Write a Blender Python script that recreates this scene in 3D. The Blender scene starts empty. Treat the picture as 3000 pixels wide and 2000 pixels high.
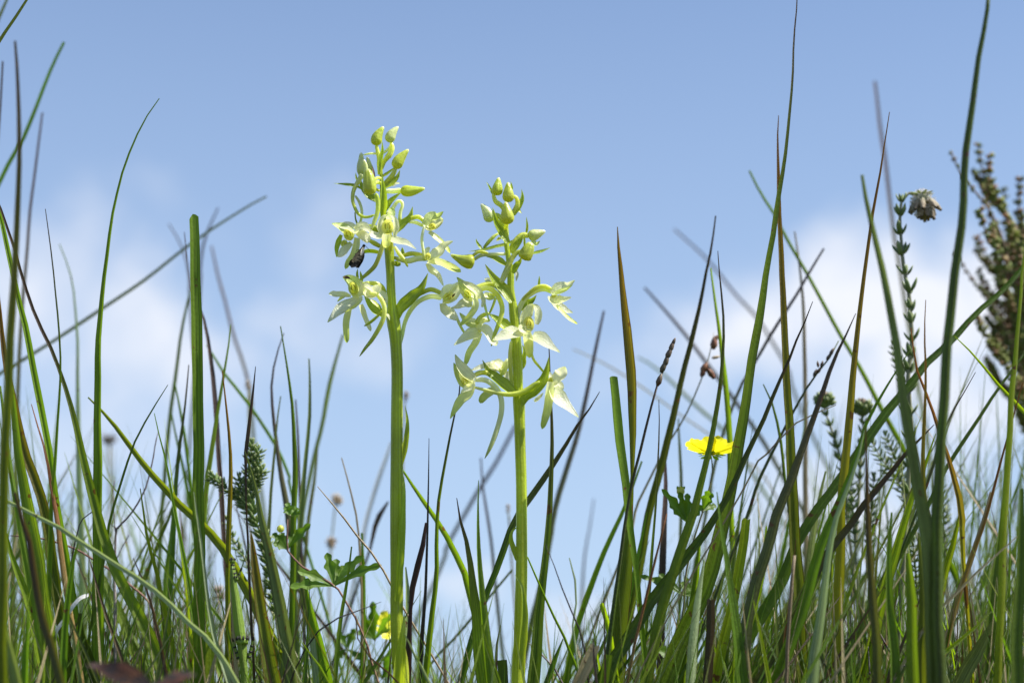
import bpy, math, random
from mathutils import Vector, Matrix, Quaternion, noise

R = math.radians
random.seed(7)
scene = bpy.context.scene
col = scene.collection

# ------------------------------------------------------------------ camera
CAM_H, PITCH, FOCAL, LEAN = 0.12, R(13.0), 62.0, 0.12
cam_data = bpy.data.cameras.new("camera")
cam = bpy.data.objects.new("camera", cam_data)
col.objects.link(cam)
cam.location = (0, 0, CAM_H)
cam.rotation_euler = (R(90) + PITCH, 0, 0)
cam_data.lens = FOCAL
cam_data.sensor_width = 36
cam_data.clip_start = 0.01
cam_data.clip_end = 3000
cam_data.dof.use_dof = True
cam_data.dof.focus_distance = 0.603
cam_data.dof.aperture_fstop = 9.0
scene.camera = cam

# ------------------------------------------------------------------ sun and sky
SUN_EL, SUN_AZ = 54.0, 102.0          # azimuth measured from +Y (away from the camera) towards +X
sun_dir = Vector((math.cos(R(SUN_EL)) * math.sin(R(SUN_AZ)), math.cos(R(SUN_EL)) * math.cos(R(SUN_AZ)), math.sin(R(SUN_EL))))
sd = bpy.data.lights.new("sun", 'SUN')
sd.energy = 5.0
sd.angle = R(0.53)
sd.color = (1.0, 0.96, 0.89)
sun = bpy.data.objects.new("sun", sd)
col.objects.link(sun)
sun.rotation_euler = sun_dir.to_track_quat('Z', 'Y').to_euler()

scene.view_settings.view_transform = 'Standard'
scene.view_settings.look = 'None'
scene.view_settings.exposure = 1.0
scene.view_settings.gamma = 1.0
scene.view_settings.use_curve_mapping = False
scene.cycles.max_bounces = 8
scene.cycles.diffuse_bounces = 4
scene.cycles.glossy_bounces = 2
scene.cycles.transmission_bounces = 5
scene.cycles.use_denoising = True

_f = Vector((0, math.cos(PITCH), math.sin(PITCH)))
_u = Vector((0, -math.sin(PITCH), math.cos(PITCH)))
PXT = 36.0 / FOCAL / 3000.0          # tangent per source pixel

def ray(x, y):
    return _f + Vector((1, 0, 0)) * ((x - 1500) * PXT) + _u * ((1000 - y) * PXT)

def at(x, y, d):
    """the point on the gently leaning plane at distance d that is seen at (x, y) of the 3000 x 2000 photograph"""
    r = ray(x, y)
    return Vector((0, 0, CAM_H)) + r * (d / (r.y + LEAN * r.z))

def px(d):
    """metres that one photograph pixel covers at distance d"""
    return d * PXT

world = bpy.data.worlds.new("World")
scene.world = world
world.use_nodes = True

def build_world():
    nt = world.node_tree
    N, L = nt.nodes, nt.links
    N.clear()
    out = N.new('ShaderNodeOutputWorld')
    bg = N.new('ShaderNodeBackground')
    bg.inputs['Strength'].default_value = 0.0535
    sky = N.new('ShaderNodeTexSky')
    sky.sky_type = 'NISHITA'
    sky.sun_disc = False
    sky.sun_elevation = R(SUN_EL)
    sky.sun_rotation = R(SUN_AZ)
    sky.air_density = 1.0
    sky.dust_density = 0.6
    sky.ozone_density = 1.6
    tc = N.new('ShaderNodeTexCoord')
    nrm = N.new('ShaderNodeVectorMath'); nrm.operation = 'NORMALIZE'
    L.new(tc.outputs['Generated'], nrm.inputs[0])
    D = nrm.outputs[0]

    def math_(op, a, b=None, c=None, clamp=False):
        n = N.new('ShaderNodeMath'); n.operation = op; n.use_clamp = clamp
        for i, v in enumerate((a, b, c)):
            if v is None: continue
            if isinstance(v, (int, float)): n.inputs[i].default_value = v
            else: L.new(v, n.inputs[i])
        return n.outputs[0]
    def vmath(op, a, b):
        n = N.new('ShaderNodeVectorMath'); n.operation = op
        L.new(a, n.inputs[0])
        if isinstance(b, (tuple, Vector)): n.inputs[1].default_value = tuple(b)
        else: L.new(b, n.inputs[1])
        return n
    def noise_(vec, scale, detail=6, rough=0.55, w=0.0, distort=0.0):
        n = N.new('ShaderNodeTexNoise'); n.noise_dimensions = '3D'
        n.inputs['Scale'].default_value = scale; n.inputs['Detail'].default_value = detail
        n.inputs['Roughness'].default_value = rough; n.inputs['Distortion'].default_value = distort
        L.new(vec, n.inputs['Vector'])
        return n
    # wobble the look-up direction so that cloud edges are ragged
    wn = noise_(D, 7.0, 5, 0.6)
    off = vmath('SUBTRACT', wn.outputs['Color'], (0.5, 0.5, 0.5))
    sc = N.new('ShaderNodeVectorMath'); sc.operation = 'SCALE'; sc.inputs['Scale'].default_value = 0.16
    L.new(off.outputs[0], sc.inputs[0])
    DW = vmath('ADD', D, sc.outputs[0]).outputs[0]

    def blob(x, y, rx, ry, strength):
        c = ray(x, y).normalized()
        k = PXT * c.dot(_f)
        s = vmath('SUBTRACT', DW, tuple(c))
        m = vmath('MULTIPLY', s.outputs[0], (1 / (rx * k), 1 / (rx * k), 1 / (ry * k)))
        ln = N.new('ShaderNodeVectorMath'); ln.operation = 'LENGTH'
        L.new(m.outputs[0], ln.inputs[0])
        mr = N.new('ShaderNodeMapRange'); mr.interpolation_type = 'SMOOTHERSTEP'
        mr.inputs['From Min'].default_value = 1.25; mr.inputs['From Max'].default_value = 0.0
        mr.inputs['To Min'].default_value = 0.0; mr.inputs['To Max'].default_value = strength
        L.new(ln.outputs['Value'], mr.inputs['Value'])
        return mr.outputs[0]
    tot = None
    for b in CLOUDS:
        o = blob(*b)
        tot = o if tot is None else math_('MAXIMUM', tot, o)
    # everywhere else: broken low cloud, thinning out overhead
    sep = N.new('ShaderNodeSeparateXYZ'); L.new(D, sep.inputs[0])
    flat = vmath('MULTIPLY', DW, (1.0, 1.0, 2.6)).outputs[0]
    big = noise_(flat, 2.1, 6, 0.6)
    bm = N.new('ShaderNodeMapRange'); bm.interpolation_type = 'SMOOTHSTEP'
    bm.inputs['From Min'].default_value = 0.52; bm.inputs['From Max'].default_value = 0.72
    bm.inputs['To Max'].default_value = 0.75
    L.new(big.outputs['Fac'], bm.inputs['Value'])
    # (in the direction of view the clouds are the ones placed above)
    dv = N.new('ShaderNodeVectorMath'); dv.operation = 'DOT_PRODUCT'
    L.new(D, dv.inputs[0]); dv.inputs[1].default_value = tuple(_f)
    away = N.new('ShaderNodeMapRange'); away.interpolation_type = 'SMOOTHSTEP'
    away.inputs['From Min'].default_value = 0.92; away.inputs['From Max'].default_value = 0.80
    L.new(dv.outputs['Value'], away.inputs['Value'])
    gen = math_('MULTIPLY', bm.outputs[0], away.outputs[0])
    tot = math_('MAXIMUM', tot, gen)
    fine = noise_(DW, 16.0, 7, 0.6)
    fm = N.new('ShaderNodeMapRange')
    fm.inputs['From Min'].default_value = 0.3; fm.inputs['From Max'].default_value = 0.7
    fm.inputs['To Min'].default_value = 0.42; fm.inputs['To Max'].default_value = 1.2
    L.new(fine.outputs['Fac'], fm.inputs['Value'])
    mask = math_('MULTIPLY', tot, fm.outputs[0], clamp=True)
    # thin high veil: stronger towards the horizon
    el = N.new('ShaderNodeMapRange')
    el.inputs['From Min'].default_value = 0.0; el.inputs['From Max'].default_value = 0.6
    el.inputs['To Min'].default_value = VEIL[0]; el.inputs['To Max'].default_value = VEIL[1]
    L.new(sep.outputs['Z'], el.inputs['Value'])
    tint = N.new('ShaderNodeMix'); tint.data_type = 'RGBA'; tint.blend_type = 'MULTIPLY'
    tint.inputs['Factor'].default_value = 1.0
    L.new(sky.outputs[0], tint.inputs['A']); tint.inputs['B'].default_value = SKY_TINT
    veil = N.new('ShaderNodeMix'); veil.data_type = 'RGBA'
    L.new(el.outputs[0], veil.inputs['Factor'])
    L.new(tint.outputs['Result'], veil.inputs['A']); veil.inputs['B'].default_value = VEIL_COL
    mx = N.new('ShaderNodeMix'); mx.data_type = 'RGBA'
    L.new(mask, mx.inputs['Factor'])
    L.new(veil.outputs['Result'], mx.inputs['A']); mx.inputs['B'].default_value = CLOUD_COL
    L.new(mx.outputs['Result'], bg.inputs['Color'])
    L.new(bg.outputs[0], out.inputs['Surface'])

# cloud banks of the photograph: direction (as photograph x, y), half width, half height, density
CLOUDS = [(900, 660, 190, 170, 0.34), (920, 880, 210, 160, 0.46), (480, 1030, 430, 230, 0.85), (1060, 1010, 330, 130, 0.42),
          (60, 880, 300, 280, 0.70), (260, 1240, 560, 180, 0.45), (470, 1560, 460, 180, 0.60), (900, 1720, 340, 120, 0.22),
          (2620, 950, 500, 250, 1.3), (2920, 860, 300, 230, 1.1), (2260, 1020, 480, 220, 1.0), (2780, 1180, 560, 230, 1.0),
          (2020, 1130, 330, 170, 0.55), (2400, 1500, 520, 180, 0.9), (2700, 1750, 560, 210, 1.0), (1330, 1800, 190, 90, 0.85),
          (1720, 1860, 300, 100, 0.6), (500, 1850, 560, 150, 0.45), (420, 700, 230, 120, 0.22)]
SKY_TINT = (0.68, 0.97, 1.36, 1)
VEIL = (0.97, 0.05)
VEIL_COL = (5.3, 6.8, 8.9, 1)
CLOUD_COL = (8.6, 8.9, 9.7, 1)
build_world()

# ------------------------------------------------------------------ object helpers
def tag(o, label=None, category=None, group=None, kind=None):
    if label: o['label'] = label
    if category: o['category'] = category
    if group: o['group'] = group
    if kind: o['kind'] = kind
    return o

def thing(name, loc, label, category, group=None):
    o = bpy.data.objects.new(name, None)
    o.empty_display_size = 0.02
    o.location = loc
    col.objects.link(o)
    return tag(o, label, category, group)

class Geo:
    def __init__(s): s.v, s.f, s.uv, s.mi = [], [], [], []
    def grid(s, rows, mi=0, closed=False, uvs=None):
        n, m, b = len(rows), len(rows[0]), len(s.v)
        for r in rows: s.v.extend(r)
        mm = m if closed else m - 1
        for i in range(n - 1):
            for j in range(mm):
                j2 = (j + 1) % m
                s.f.append((b + i * m + j, b + i * m + j2, b + (i + 1) * m + j2, b + (i + 1) * m + j))
                a0, a1 = i / (n - 1), (i + 1) / (n - 1)
                u0, u1 = j / mm, (j + 1) / mm
                s.uv.extend(((u0, a0), (u1, a0), (u1, a1), (u0, a1)))
                s.mi.append(mi)
        return s
    def cap(s, ring_start, m, v=0.0, mi=0, flip=False):
        idx = list(range(ring_start, ring_start + m))
        if flip: idx.reverse()
        s.f.append(tuple(idx)); s.uv.extend(((0.5, v),) * m); s.mi.append(mi)
    def mesh(s, name, mats, origin=Vector((0, 0, 0)), smooth=True):
        me = bpy.data.meshes.new(name)
        me.from_pydata([tuple(Vector(p) - origin) for p in s.v], [], s.f)
        uv = me.uv_layers.new(name="UVMap")
        flat = [c for p in s.uv for c in p]
        uv.data.foreach_set('uv', flat)
        for m in (mats if isinstance(mats, (list, tuple)) else [mats]): me.materials.append(m)
        me.polygons.foreach_set('use_smooth', [smooth] * len(s.f))
        me.polygons.foreach_set('material_index', s.mi)
        me.update()
        return me

def root_of(o):
    while o.parent: o = o.parent
    return o

def part(name, geo, mats, parent, label=None, smooth=True):
    """a mesh built in world coordinates, hung under its thing (or under a part of it)"""
    org = Vector(root_of(parent).location)
    o = bpy.data.objects.new(name, geo.mesh(name, mats, org, smooth))
    col.objects.link(o)
    o.parent = parent
    if label: o['label'] = label
    return o

def solo(name, geo, mats, origin, label=None, category=None, group=None, kind=None, smooth=True):
    o = bpy.data.objects.new(name, geo.mesh(name, mats, origin, smooth))
    o.location = origin
    col.objects.link(o)
    return tag(o, label, category, group, kind)

def catmull(P, n):
    """n points spread along the smooth curve through P (Vectors of any size)"""
    if len(P) == 2: return [P[0].lerp(P[1], i / (n - 1)) for i in range(n)]
    Q = [P[0] * 2 - P[1]] + list(P) + [P[-1] * 2 - P[-2]]
    L = [0.0]
    for a, b in zip(P, P[1:]): L.append(L[-1] + max((b - a).length, 1e-9))
    out = []
    k = 0
    for i in range(n):
        s = L[-1] * i / (n - 1)
        while k < len(P) - 2 and s > L[k + 1]: k += 1
        t = (s - L[k]) / (L[k + 1] - L[k])
        p0, p1, p2, p3 = Q[k], Q[k + 1], Q[k + 2], Q[k + 3]
        out.append(0.5 * ((2 * p1) + (p2 - p0) * t + (2 * p0 - 5 * p1 + 4 * p2 - p3) * t * t + (3 * p1 - p0 - 3 * p2 + p3) * t ** 3))
    return out

def along(keys, t):
    for (a, x), (b, y) in zip(keys, keys[1:]):
        if t <= b:
            k = 0 if b == a else (t - a) / (b - a)
            return x + (y - x) * k
    return keys[-1][1]

def tangents(P):
    n = len(P)
    return [(P[min(i + 1, n - 1)] - P[max(i - 1, 0)]).normalized() for i in range(n)]

def ribbon(P, W, hint=Vector((0, -1, 0)), cup=0.3, cols=4, roll=0.0, roll2=None, vee=False, wave=0.0, mi=0, g=None, seed=0.0):
    """a leaf-like strip: P centre line, W half widths, folded (vee) or cupped across, rolled about its line"""
    g = g or Geo()
    T = tangents(P)
    n = len(P)
    rows = []
    for i, p in enumerate(P):
        t = i / (n - 1)
        side = T[i].cross(hint)
        if side.length < 1e-5: side = Vector((1, 0, 0))
        side.normalize()
        nn = side.cross(T[i]).normalized()
        ro = roll if roll2 is None else roll + (roll2 - roll) * t
        if ro:
            c, s_ = math.cos(ro), math.sin(ro)
            side, nn = side * c + nn * s_, nn * c - side * s_
        w = W[i]
        row = []
        for j in range(cols + 1):
            u = j / cols * 2 - 1
            h = abs(u) if vee else u * u
            q = p + side * (u * w) + nn * (cup * w * (h - 0.4))
            if wave: q = q + nn * (wave * w * math.sin(t * 9 + seed + (2.2 if u > 0 else 0)) * abs(u))
            row.append(q)
        rows.append(row)
    return g.grid(rows, mi)

def tube(P, Rr, sides=8, g=None, mi=0, ridge=0.0, nridge=3, flat=1.0, cap=True, phase=0.0):
    g = g or Geo()
    T = tangents(P)
    a = T[0].orthogonal().normalized() if abs(T[0].dot(Vector((0, -1, 0)))) > 0.9 else (Vector((0, -1, 0)) - T[0] * T[0].dot(Vector((0, -1, 0)))).normalized()
    rows = []
    for i, p in enumerate(P):
        a = (a - T[i] * a.dot(T[i])).normalized()
        b = T[i].cross(a)
        rows.append([p + (a * math.cos(th) * flat + b * math.sin(th)) * Rr[i] * (1 + ridge * math.cos(nridge * th + phase))
                     for th in (2 * math.pi * j / sides for j in range(sides))])
    st = len(g.v)
    g.grid(rows, mi, closed=True)
    if cap:
        g.cap(st, sides, 0.0, mi, flip=True)
        g.cap(st + (len(P) - 1) * sides, sides, 1.0, mi)
    return g

def ball(c, r, g=None, sx=1, sy=1, sz=1, rot=None, seg=10, rings=6, mi=0):
    g = g or Geo()
    rows = []
    for i in range(rings + 1):
        th = math.pi * i / rings
        row = []
        for j in range(seg):
            ph = 2 * math.pi * j / seg
            v = Vector((math.sin(th) * math.cos(ph) * sx, math.sin(th) * math.sin(ph) * sy, math.cos(th) * sz)) * r
            if rot: v = rot @ v
            row.append(c + v)
        rows.append(row)
    return g.grid(rows, mi, closed=True)

# ------------------------------------------------------------------ materials
_mats = {}
def plant(name, base, mid=None, tip=None, tip_at=0.86, trans=0.4, tcol=None, streak=0.25, nstreak=9.0, rough=0.42, spec=0.35,
          spots=0.0, spotcol=(0.10, 0.045, 0.02), bump=0.25, grain=900.0, vary=0.25, sss=0.0, tip_len=0.12, edge=0.0, edgecol=(0.02, 0.03, 0.008), sparkle=0.0):
    """living tissue: colour runs from base to tip, veins run along it, and light comes through it"""
    if name in _mats: return _mats[name]
    m = bpy.data.materials.new(name); _mats[name] = m
    m.use_nodes = True
    nt = m.node_tree; N, L = nt.nodes, nt.links
    N.clear()
    out = N.new('ShaderNodeOutputMaterial')
    uv = N.new('ShaderNodeUVMap'); uv.uv_map = 'UVMap'
    sep = N.new('ShaderNodeSeparateXYZ'); L.new(uv.outputs[0], sep.inputs[0])
    oi = N.new('ShaderNodeObjectInfo')
    ramp = N.new('ShaderNodeValToRGB'); L.new(sep.outputs['Y'], ramp.inputs[0])
    mid = mid or base
    e = ramp.color_ramp.elements
    e[0].position = 0.0; e[0].color = (*base, 1)
    e[1].position = 0.55; e[1].color = (*mid, 1)
    if tip:
        a = e.new(max(tip_at - tip_len, 0.56)); a.color = (*mid, 1)
        b = e.new(tip_at); b.color = (*tip, 1)
    # veins
    cmb = N.new('ShaderNodeCombineXYZ')
    mu = N.new('ShaderNodeMath'); mu.operation = 'MULTIPLY'; mu.inputs[1].default_value = nstreak
    L.new(sep.outputs['X'], mu.inputs[0]); L.new(mu.outputs[0], cmb.inputs[0])
    mv = N.new('ShaderNodeMath'); mv.operation = 'MULTIPLY'; mv.inputs[1].default_value = 1.2
    L.new(sep.outputs['Y'], mv.inputs[0]); L.new(mv.outputs[0], cmb.inputs[1])
    mr_ = N.new('ShaderNodeMath'); mr_.operation = 'MULTIPLY'; mr_.inputs[1].default_value = 37.0
    L.new(oi.outputs['Random'], mr_.inputs[0]); L.new(mr_.outputs[0], cmb.inputs[2])
    ns = N.new('ShaderNodeTexNoise'); ns.inputs['Scale'].default_value = 1.6; ns.inputs['Detail'].default_value = 3
    L.new(cmb.outputs[0], ns.inputs['Vector'])
    ms = N.new('ShaderNodeMapRange')
    ms.inputs['From Min'].default_value = 0.3; ms.inputs['From Max'].default_value = 0.7
    ms.inputs['To Min'].default_value = 1 - streak; ms.inputs['To Max'].default_value = 1 + streak
    L.new(ns.outputs['Fac'], ms.inputs['Value'])
    # broad mottling in the tissue
    tc = N.new('ShaderNodeTexCoord')
    nb = N.new('ShaderNodeTexNoise'); nb.inputs['Scale'].default_value = 60; nb.inputs['Detail'].default_value = 4
    L.new(tc.outputs['Object'], nb.inputs['Vector'])
    mb = N.new('ShaderNodeMapRange'); mb.inputs['From Min'].default_value = 0.3; mb.inputs['From Max'].default_value = 0.7
    mb.inputs['To Min'].default_value = 0.82; mb.inputs['To Max'].default_value = 1.15
    L.new(nb.outputs['Fac'], mb.inputs['Value'])
    mm = N.new('ShaderNodeMath'); mm.operation = 'MULTIPLY'
    L.new(ms.outputs[0], mm.inputs[0]); L.new(mb.outputs[0], mm.inputs[1])
    rv = N.new('ShaderNodeMapRange'); rv.inputs['To Min'].default_value = 1 - vary; rv.inputs['To Max'].default_value = 1 + vary
    L.new(oi.outputs['Random'], rv.inputs['Value'])
    m2 = N.new('ShaderNodeMath'); m2.operation = 'MULTIPLY'
    L.new(mm.outputs[0], m2.inputs[0]); L.new(rv.outputs[0], m2.inputs[1])
    hs = N.new('ShaderNodeHueSaturation')
    L.new(ramp.outputs[0], hs.inputs['Color']); L.new(m2.outputs[0], hs.inputs['Value'])
    hr = N.new('ShaderNodeMapRange'); hr.inputs['To Min'].default_value = 0.5 - vary * 0.06; hr.inputs['To Max'].default_value = 0.5 + vary * 0.06
    wn = N.new('ShaderNodeTexWhiteNoise'); wn.noise_dimensions = '1D'; L.new(oi.outputs['Random'], wn.inputs['W'])
    L.new(wn.outputs['Value'], hr.inputs['Value']); L.new(hr.outputs[0], hs.inputs['Hue'])
    c = hs.outputs[0]
    if spots:
        sp = N.new('ShaderNodeTexNoise'); sp.inputs['Scale'].default_value = 240; sp.inputs['Detail'].default_value = 3
        L.new(tc.outputs['Object'], sp.inputs['Vector'])
        st = N.new('ShaderNodeMapRange'); st.interpolation_type = 'SMOOTHSTEP'
        st.inputs['From Min'].default_value = 0.74 - spots * 0.12; st.inputs['From Max'].default_value = 0.80 - spots * 0.12
        L.new(sp.outputs['Fac'], st.inputs['Value'])
        mxs = N.new('ShaderNodeMix'); mxs.data_type = 'RGBA'
        L.new(st.outputs[0], mxs.inputs['Factor']); L.new(c, mxs.inputs['A']); mxs.inputs['B'].default_value = (*spotcol, 1)
        c = mxs.outputs['Result']
    if edge:
        ab = N.new('ShaderNodeMath'); ab.operation = 'SUBTRACT'; L.new(sep.outputs['X'], ab.inputs[0]); ab.inputs[1].default_value = 0.5
        aa = N.new('ShaderNodeMath'); aa.operation = 'ABSOLUTE'; L.new(ab.outputs[0], aa.inputs[0])
        em = N.new('ShaderNodeMapRange'); em.interpolation_type = 'SMOOTHSTEP'
        em.inputs['From Min'].default_value = 0.40; em.inputs['From Max'].default_value = 0.49; em.inputs['To Max'].default_value = edge
        L.new(aa.outputs[0], em.inputs['Value'])
        mxe = N.new('ShaderNodeMix'); mxe.data_type = 'RGBA'
        L.new(em.outputs[0], mxe.inputs['Factor']); L.new(c, mxe.inputs['A']); mxe.inputs['B'].default_value = (*edgecol, 1)
        c = mxe.outputs['Result']
    pb = N.new('ShaderNodeBsdfPrincipled')
    L.new(c, pb.inputs['Base Color'])
    pb.inputs['Roughness'].default_value = rough
    pb.inputs['Specular IOR Level'].default_value = spec
    if sss:
        pb.inputs['Subsurface Weight'].default_value = sss
        pb.inputs['Subsurface Radius'].default_value = (1.0, 1.0, 0.35)
        pb.inputs['Subsurface Scale'].default_value = 0.0028
    if sparkle:
        sk = N.new('ShaderNodeTexNoise'); sk.inputs['Scale'].default_value = 2600; sk.inputs['Detail'].default_value = 1
        L.new(tc.outputs['Object'], sk.inputs['Vector'])
        skm = N.new('ShaderNodeMapRange'); skm.inputs['From Min'].default_value = 0.45; skm.inputs['From Max'].default_value = 0.65
        skm.inputs['To Min'].default_value = rough; skm.inputs['To Max'].default_value = max(rough - sparkle, 0.12)
        L.new(sk.outputs['Fac'], skm.inputs['Value']); L.new(skm.outputs[0], pb.inputs['Roughness'])
    if bump:
        gb = N.new('ShaderNodeTexNoise'); gb.inputs['Scale'].default_value = grain; gb.inputs['Detail'].default_value = 2
        L.new(tc.outputs['Object'], gb.inputs['Vector'])
        ad = N.new('ShaderNodeMath'); ad.operation = 'ADD'
        L.new(gb.outputs['Fac'], ad.inputs[0]); L.new(ns.outputs['Fac'], ad.inputs[1])
        bp = N.new('ShaderNodeBump'); bp.inputs['Strength'].default_value = bump; bp.inputs['Distance'].default_value = 0.0004
        L.new(ad.outputs[0], bp.inputs['Height']); L.new(bp.outputs[0], pb.inputs['Normal'])
    if trans:
        tr = N.new('ShaderNodeBsdfTranslucent')
        tm = N.new('ShaderNodeMix'); tm.data_type = 'RGBA'; tm.blend_type = 'MULTIPLY'; tm.inputs['Factor'].default_value = 1
        L.new(c, tm.inputs['A']); tm.inputs['B'].default_value = (*(tcol or (2.0, 2.1, 0.9)), 1)
        L.new(tm.outputs['Result'], tr.inputs['Color'])
        mix = N.new('ShaderNodeMixShader'); mix.inputs[0].default_value = trans
        L.new(pb.outputs[0], mix.inputs[1]); L.new(tr.outputs[0], mix.inputs[2])
        L.new(mix.outputs[0], out.inputs['Surface'])
    else:
        L.new(pb.outputs[0], out.inputs['Surface'])
    return m
# ------------------------------------------------------------------ tissue of the orchids
M_STEM = plant('orchid_stem_tissue', (0.44, 0.50, 0.045), (0.42, 0.50, 0.04), trans=0.34, tcol=(1.6, 1.6, 0.6), streak=0.30, nstreak=14, rough=0.32, spec=0.5, bump=0.5, sss=0.35, vary=0.03, sparkle=0.1)
M_BRACT = plant('orchid_bract_tissue', (0.33, 0.40, 0.035), (0.28, 0.37, 0.04), (0.34, 0.42, 0.10), trans=0.46, tcol=(2.0, 1.9, 0.7), streak=0.25, nstreak=10, rough=0.34, spec=0.5, bump=0.5, vary=0.12, sparkle=0.1)
M_BUD = plant('orchid_bud_tissue', (0.52, 0.55, 0.05), (0.44, 0.50, 0.08), (0.62, 0.66, 0.32), tip_at=0.97, trans=0.30, tcol=(1.6, 1.55, 0.8), streak=0.18, nstreak=6, rough=0.36, spec=0.5, bump=0.5, sss=0.3, vary=0.10, sparkle=0.12)
M_BUDPALE = plant('pale_bud_tissue', (0.55, 0.62, 0.20), (0.66, 0.70, 0.36), (0.80, 0.82, 0.62), tip_at=0.97, trans=0.30, tcol=(1.3, 1.3, 0.9), streak=0.12, nstreak=6, rough=0.36, spec=0.5, bump=0.5, sss=0.3, vary=0.05, sparkle=0.12)
M_OVARY = plant('ovary_tissue', (0.56, 0.60, 0.08), (0.62, 0.66, 0.15), trans=0.34, tcol=(1.5, 1.5, 0.8), streak=0.2, nstreak=8, rough=0.34, spec=0.5, bump=0.4, sss=0.3, vary=0.08)
M_WHITE = plant('white_sepal_tissue', (0.84, 0.86, 0.50), (0.88, 0.88, 0.66), (0.72, 0.77, 0.32), tip_at=0.98, trans=0.50, tcol=(1.13, 1.12, 0.85), streak=0.10, nstreak=12, rough=0.40, spec=0.5, bump=0.7, grain=1700, vary=0.03, sparkle=0.22)
M_CREAM = plant('cream_petal_tissue', (0.85, 0.86, 0.50), (0.87, 0.88, 0.58), (0.76, 0.80, 0.40), tip_at=0.98, trans=0.48, tcol=(1.2, 1.2, 0.85), streak=0.14, nstreak=10, rough=0.38, spec=0.5, bump=0.6, grain=1500, vary=0.05, sparkle=0.2)
M_GREENPETAL = plant('green_sepal_tissue', (0.72, 0.77, 0.38), (0.62, 0.70, 0.27), (0.42, 0.54, 0.12), tip_at=0.96, trans=0.42, tcol=(1.4, 1.45, 0.85), streak=0.14, nstreak=10, rough=0.38, spec=0.5, bump=0.5, vary=0.05, sparkle=0.15)
M_LIP = plant('lip_tissue', (0.84, 0.86, 0.56), (0.68, 0.74, 0.24), (0.46, 0.56, 0.08), tip_at=0.97, tip_len=0.3, trans=0.42, tcol=(1.35, 1.35, 0.8), streak=0.12, nstreak=8, rough=0.38, spec=0.5, bump=0.4, vary=0.05)
M_LIPYELLOW = plant('yellow_lip_tissue', (0.80, 0.82, 0.50), (0.78, 0.82, 0.22), (0.72, 0.78, 0.10), tip_at=0.9, trans=0.45, tcol=(1.25, 1.25, 0.8), streak=0.1, nstreak=8, rough=0.38, spec=0.5, bump=0.4, vary=0.03)
M_SPUR = plant('spur_tissue', (0.78, 0.80, 0.38), (0.60, 0.65, 0.14), (0.42, 0.50, 0.07), tip_at=0.95, tip_len=0.35, trans=0.40, tcol=(1.3, 1.35, 0.85), streak=0.10, nstreak=5, rough=0.30, spec=0.5, bump=0.3, sss=0.2, vary=0.04)
M_SPURPALE = plant('pale_spur_tissue', (0.86, 0.88, 0.66), (0.84, 0.86, 0.52), (0.66, 0.72, 0.26), tip_at=0.95, tip_len=0.3, trans=0.42, tcol=(1.2, 1.25, 0.95), streak=0.10, nstreak=5, rough=0.30, spec=0.5, bump=0.3, vary=0.04)
M_COLUMN = plant('column_tissue', (0.66, 0.70, 0.20), (0.74, 0.77, 0.34), trans=0.35, tcol=(1.4, 1.3, 0.6), streak=0.15, nstreak=6, rough=0.34, spec=0.5, bump=0.4, vary=0.05)
M_POLLEN = plant('pollinia', (0.46, 0.44, 0.04), (0.54, 0.50, 0.05), trans=0.15, rough=0.35, vary=0.05, bump=0.2)
M_WITHER = plant('withered_tissue', (0.10, 0.045, 0.02), (0.16, 0.09, 0.04), trans=0.15, rough=0.6, vary=0.1, tcol=(1.2, 1, 0.7))

SHAPES = {
    'lance': [(0, .55), (.3, 1), (.6, .82), (.85, .42), (.96, .18), (1, .05)],
    'strap': [(0, .75), (.25, 1), (.75, .85), (.92, .62), (.98, .35), (1, .1)],
    'tri':   [(0, .62), (.10, .9), (.25, 1), (.5, .75), (.8, .36), (.95, .14), (1, .04)],
    'bract': [(0, .55), (.3, 1), (.55, .85), (.8, .42), (.95, .13), (1, .03)],
    'broad': [(0, .35), (.2, .7), (.55, 1), (.8, .85), (.93, .45), (1, .08)],
    'oval':  [(0, .5), (.2, .9), (.5, 1), (.8, .85), (.93, .55), (1, .2)],
}
OD = 0.60     # distance of the two orchids

def P3(pts, bz=0.0, tz=0.0, d=OD):
    """traced points (x, y[, mm away from the camera]) to world points"""
    out, n = [], len(pts)
    for i, p in enumerate(pts):
        z = p[2] if len(p) > 2 else bz + (tz - bz) * (i / (n - 1))
        out.append(at(p[0], p[1], d + z * 0.001))
    return out

def petal(par, name, pts, w, m, bz=0, tz=None, cup=.35, roll=0, shape='lance', label=None, cols=8, wave=0.06, n=22, hint=None):
    tz = bz if tz is None else tz
    C = catmull(P3(pts, bz, tz), n)
    k = px(OD) * 0.5 * w / max(math.cos(roll), 0.35)
    hint = hint or Vector((0.35, -1, 0.85))
    T = tangents(C)
    W = []
    for i in range(n):          # tilted petals are wider than they look
        sd_ = T[i].cross(hint).normalized()
        W.append(k * along(SHAPES[shape], i / (n - 1)) / max(.55, math.sqrt(max(0, 1 - sd_.dot(_f) ** 2))))
    g = ribbon(C, W, hint, cup=cup, cols=cols, roll=roll, wave=wave, seed=pts[0][0])
    return part(name, g, m, par, label)

def pipe(par, name, pts, ws, m, bz=0, tz=None, n=26, sides=10, flat=1.0, label=None, ridge=0.0, nridge=3):
    tz = bz if tz is None else tz
    C = catmull(P3(pts, bz, tz), n)
    keys = [(i / (len(ws) - 1), v) for i, v in enumerate(ws)]
    rr = [px(OD) * .5 * along(keys, i / (n - 1)) for i in range(n)]
    rr[0] *= .8; rr[-1] *= .35; rr[-2] *= .8
    return part(name, tube(C, rr, sides, flat=flat, ridge=ridge, nridge=nridge), m, par, label)

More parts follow.
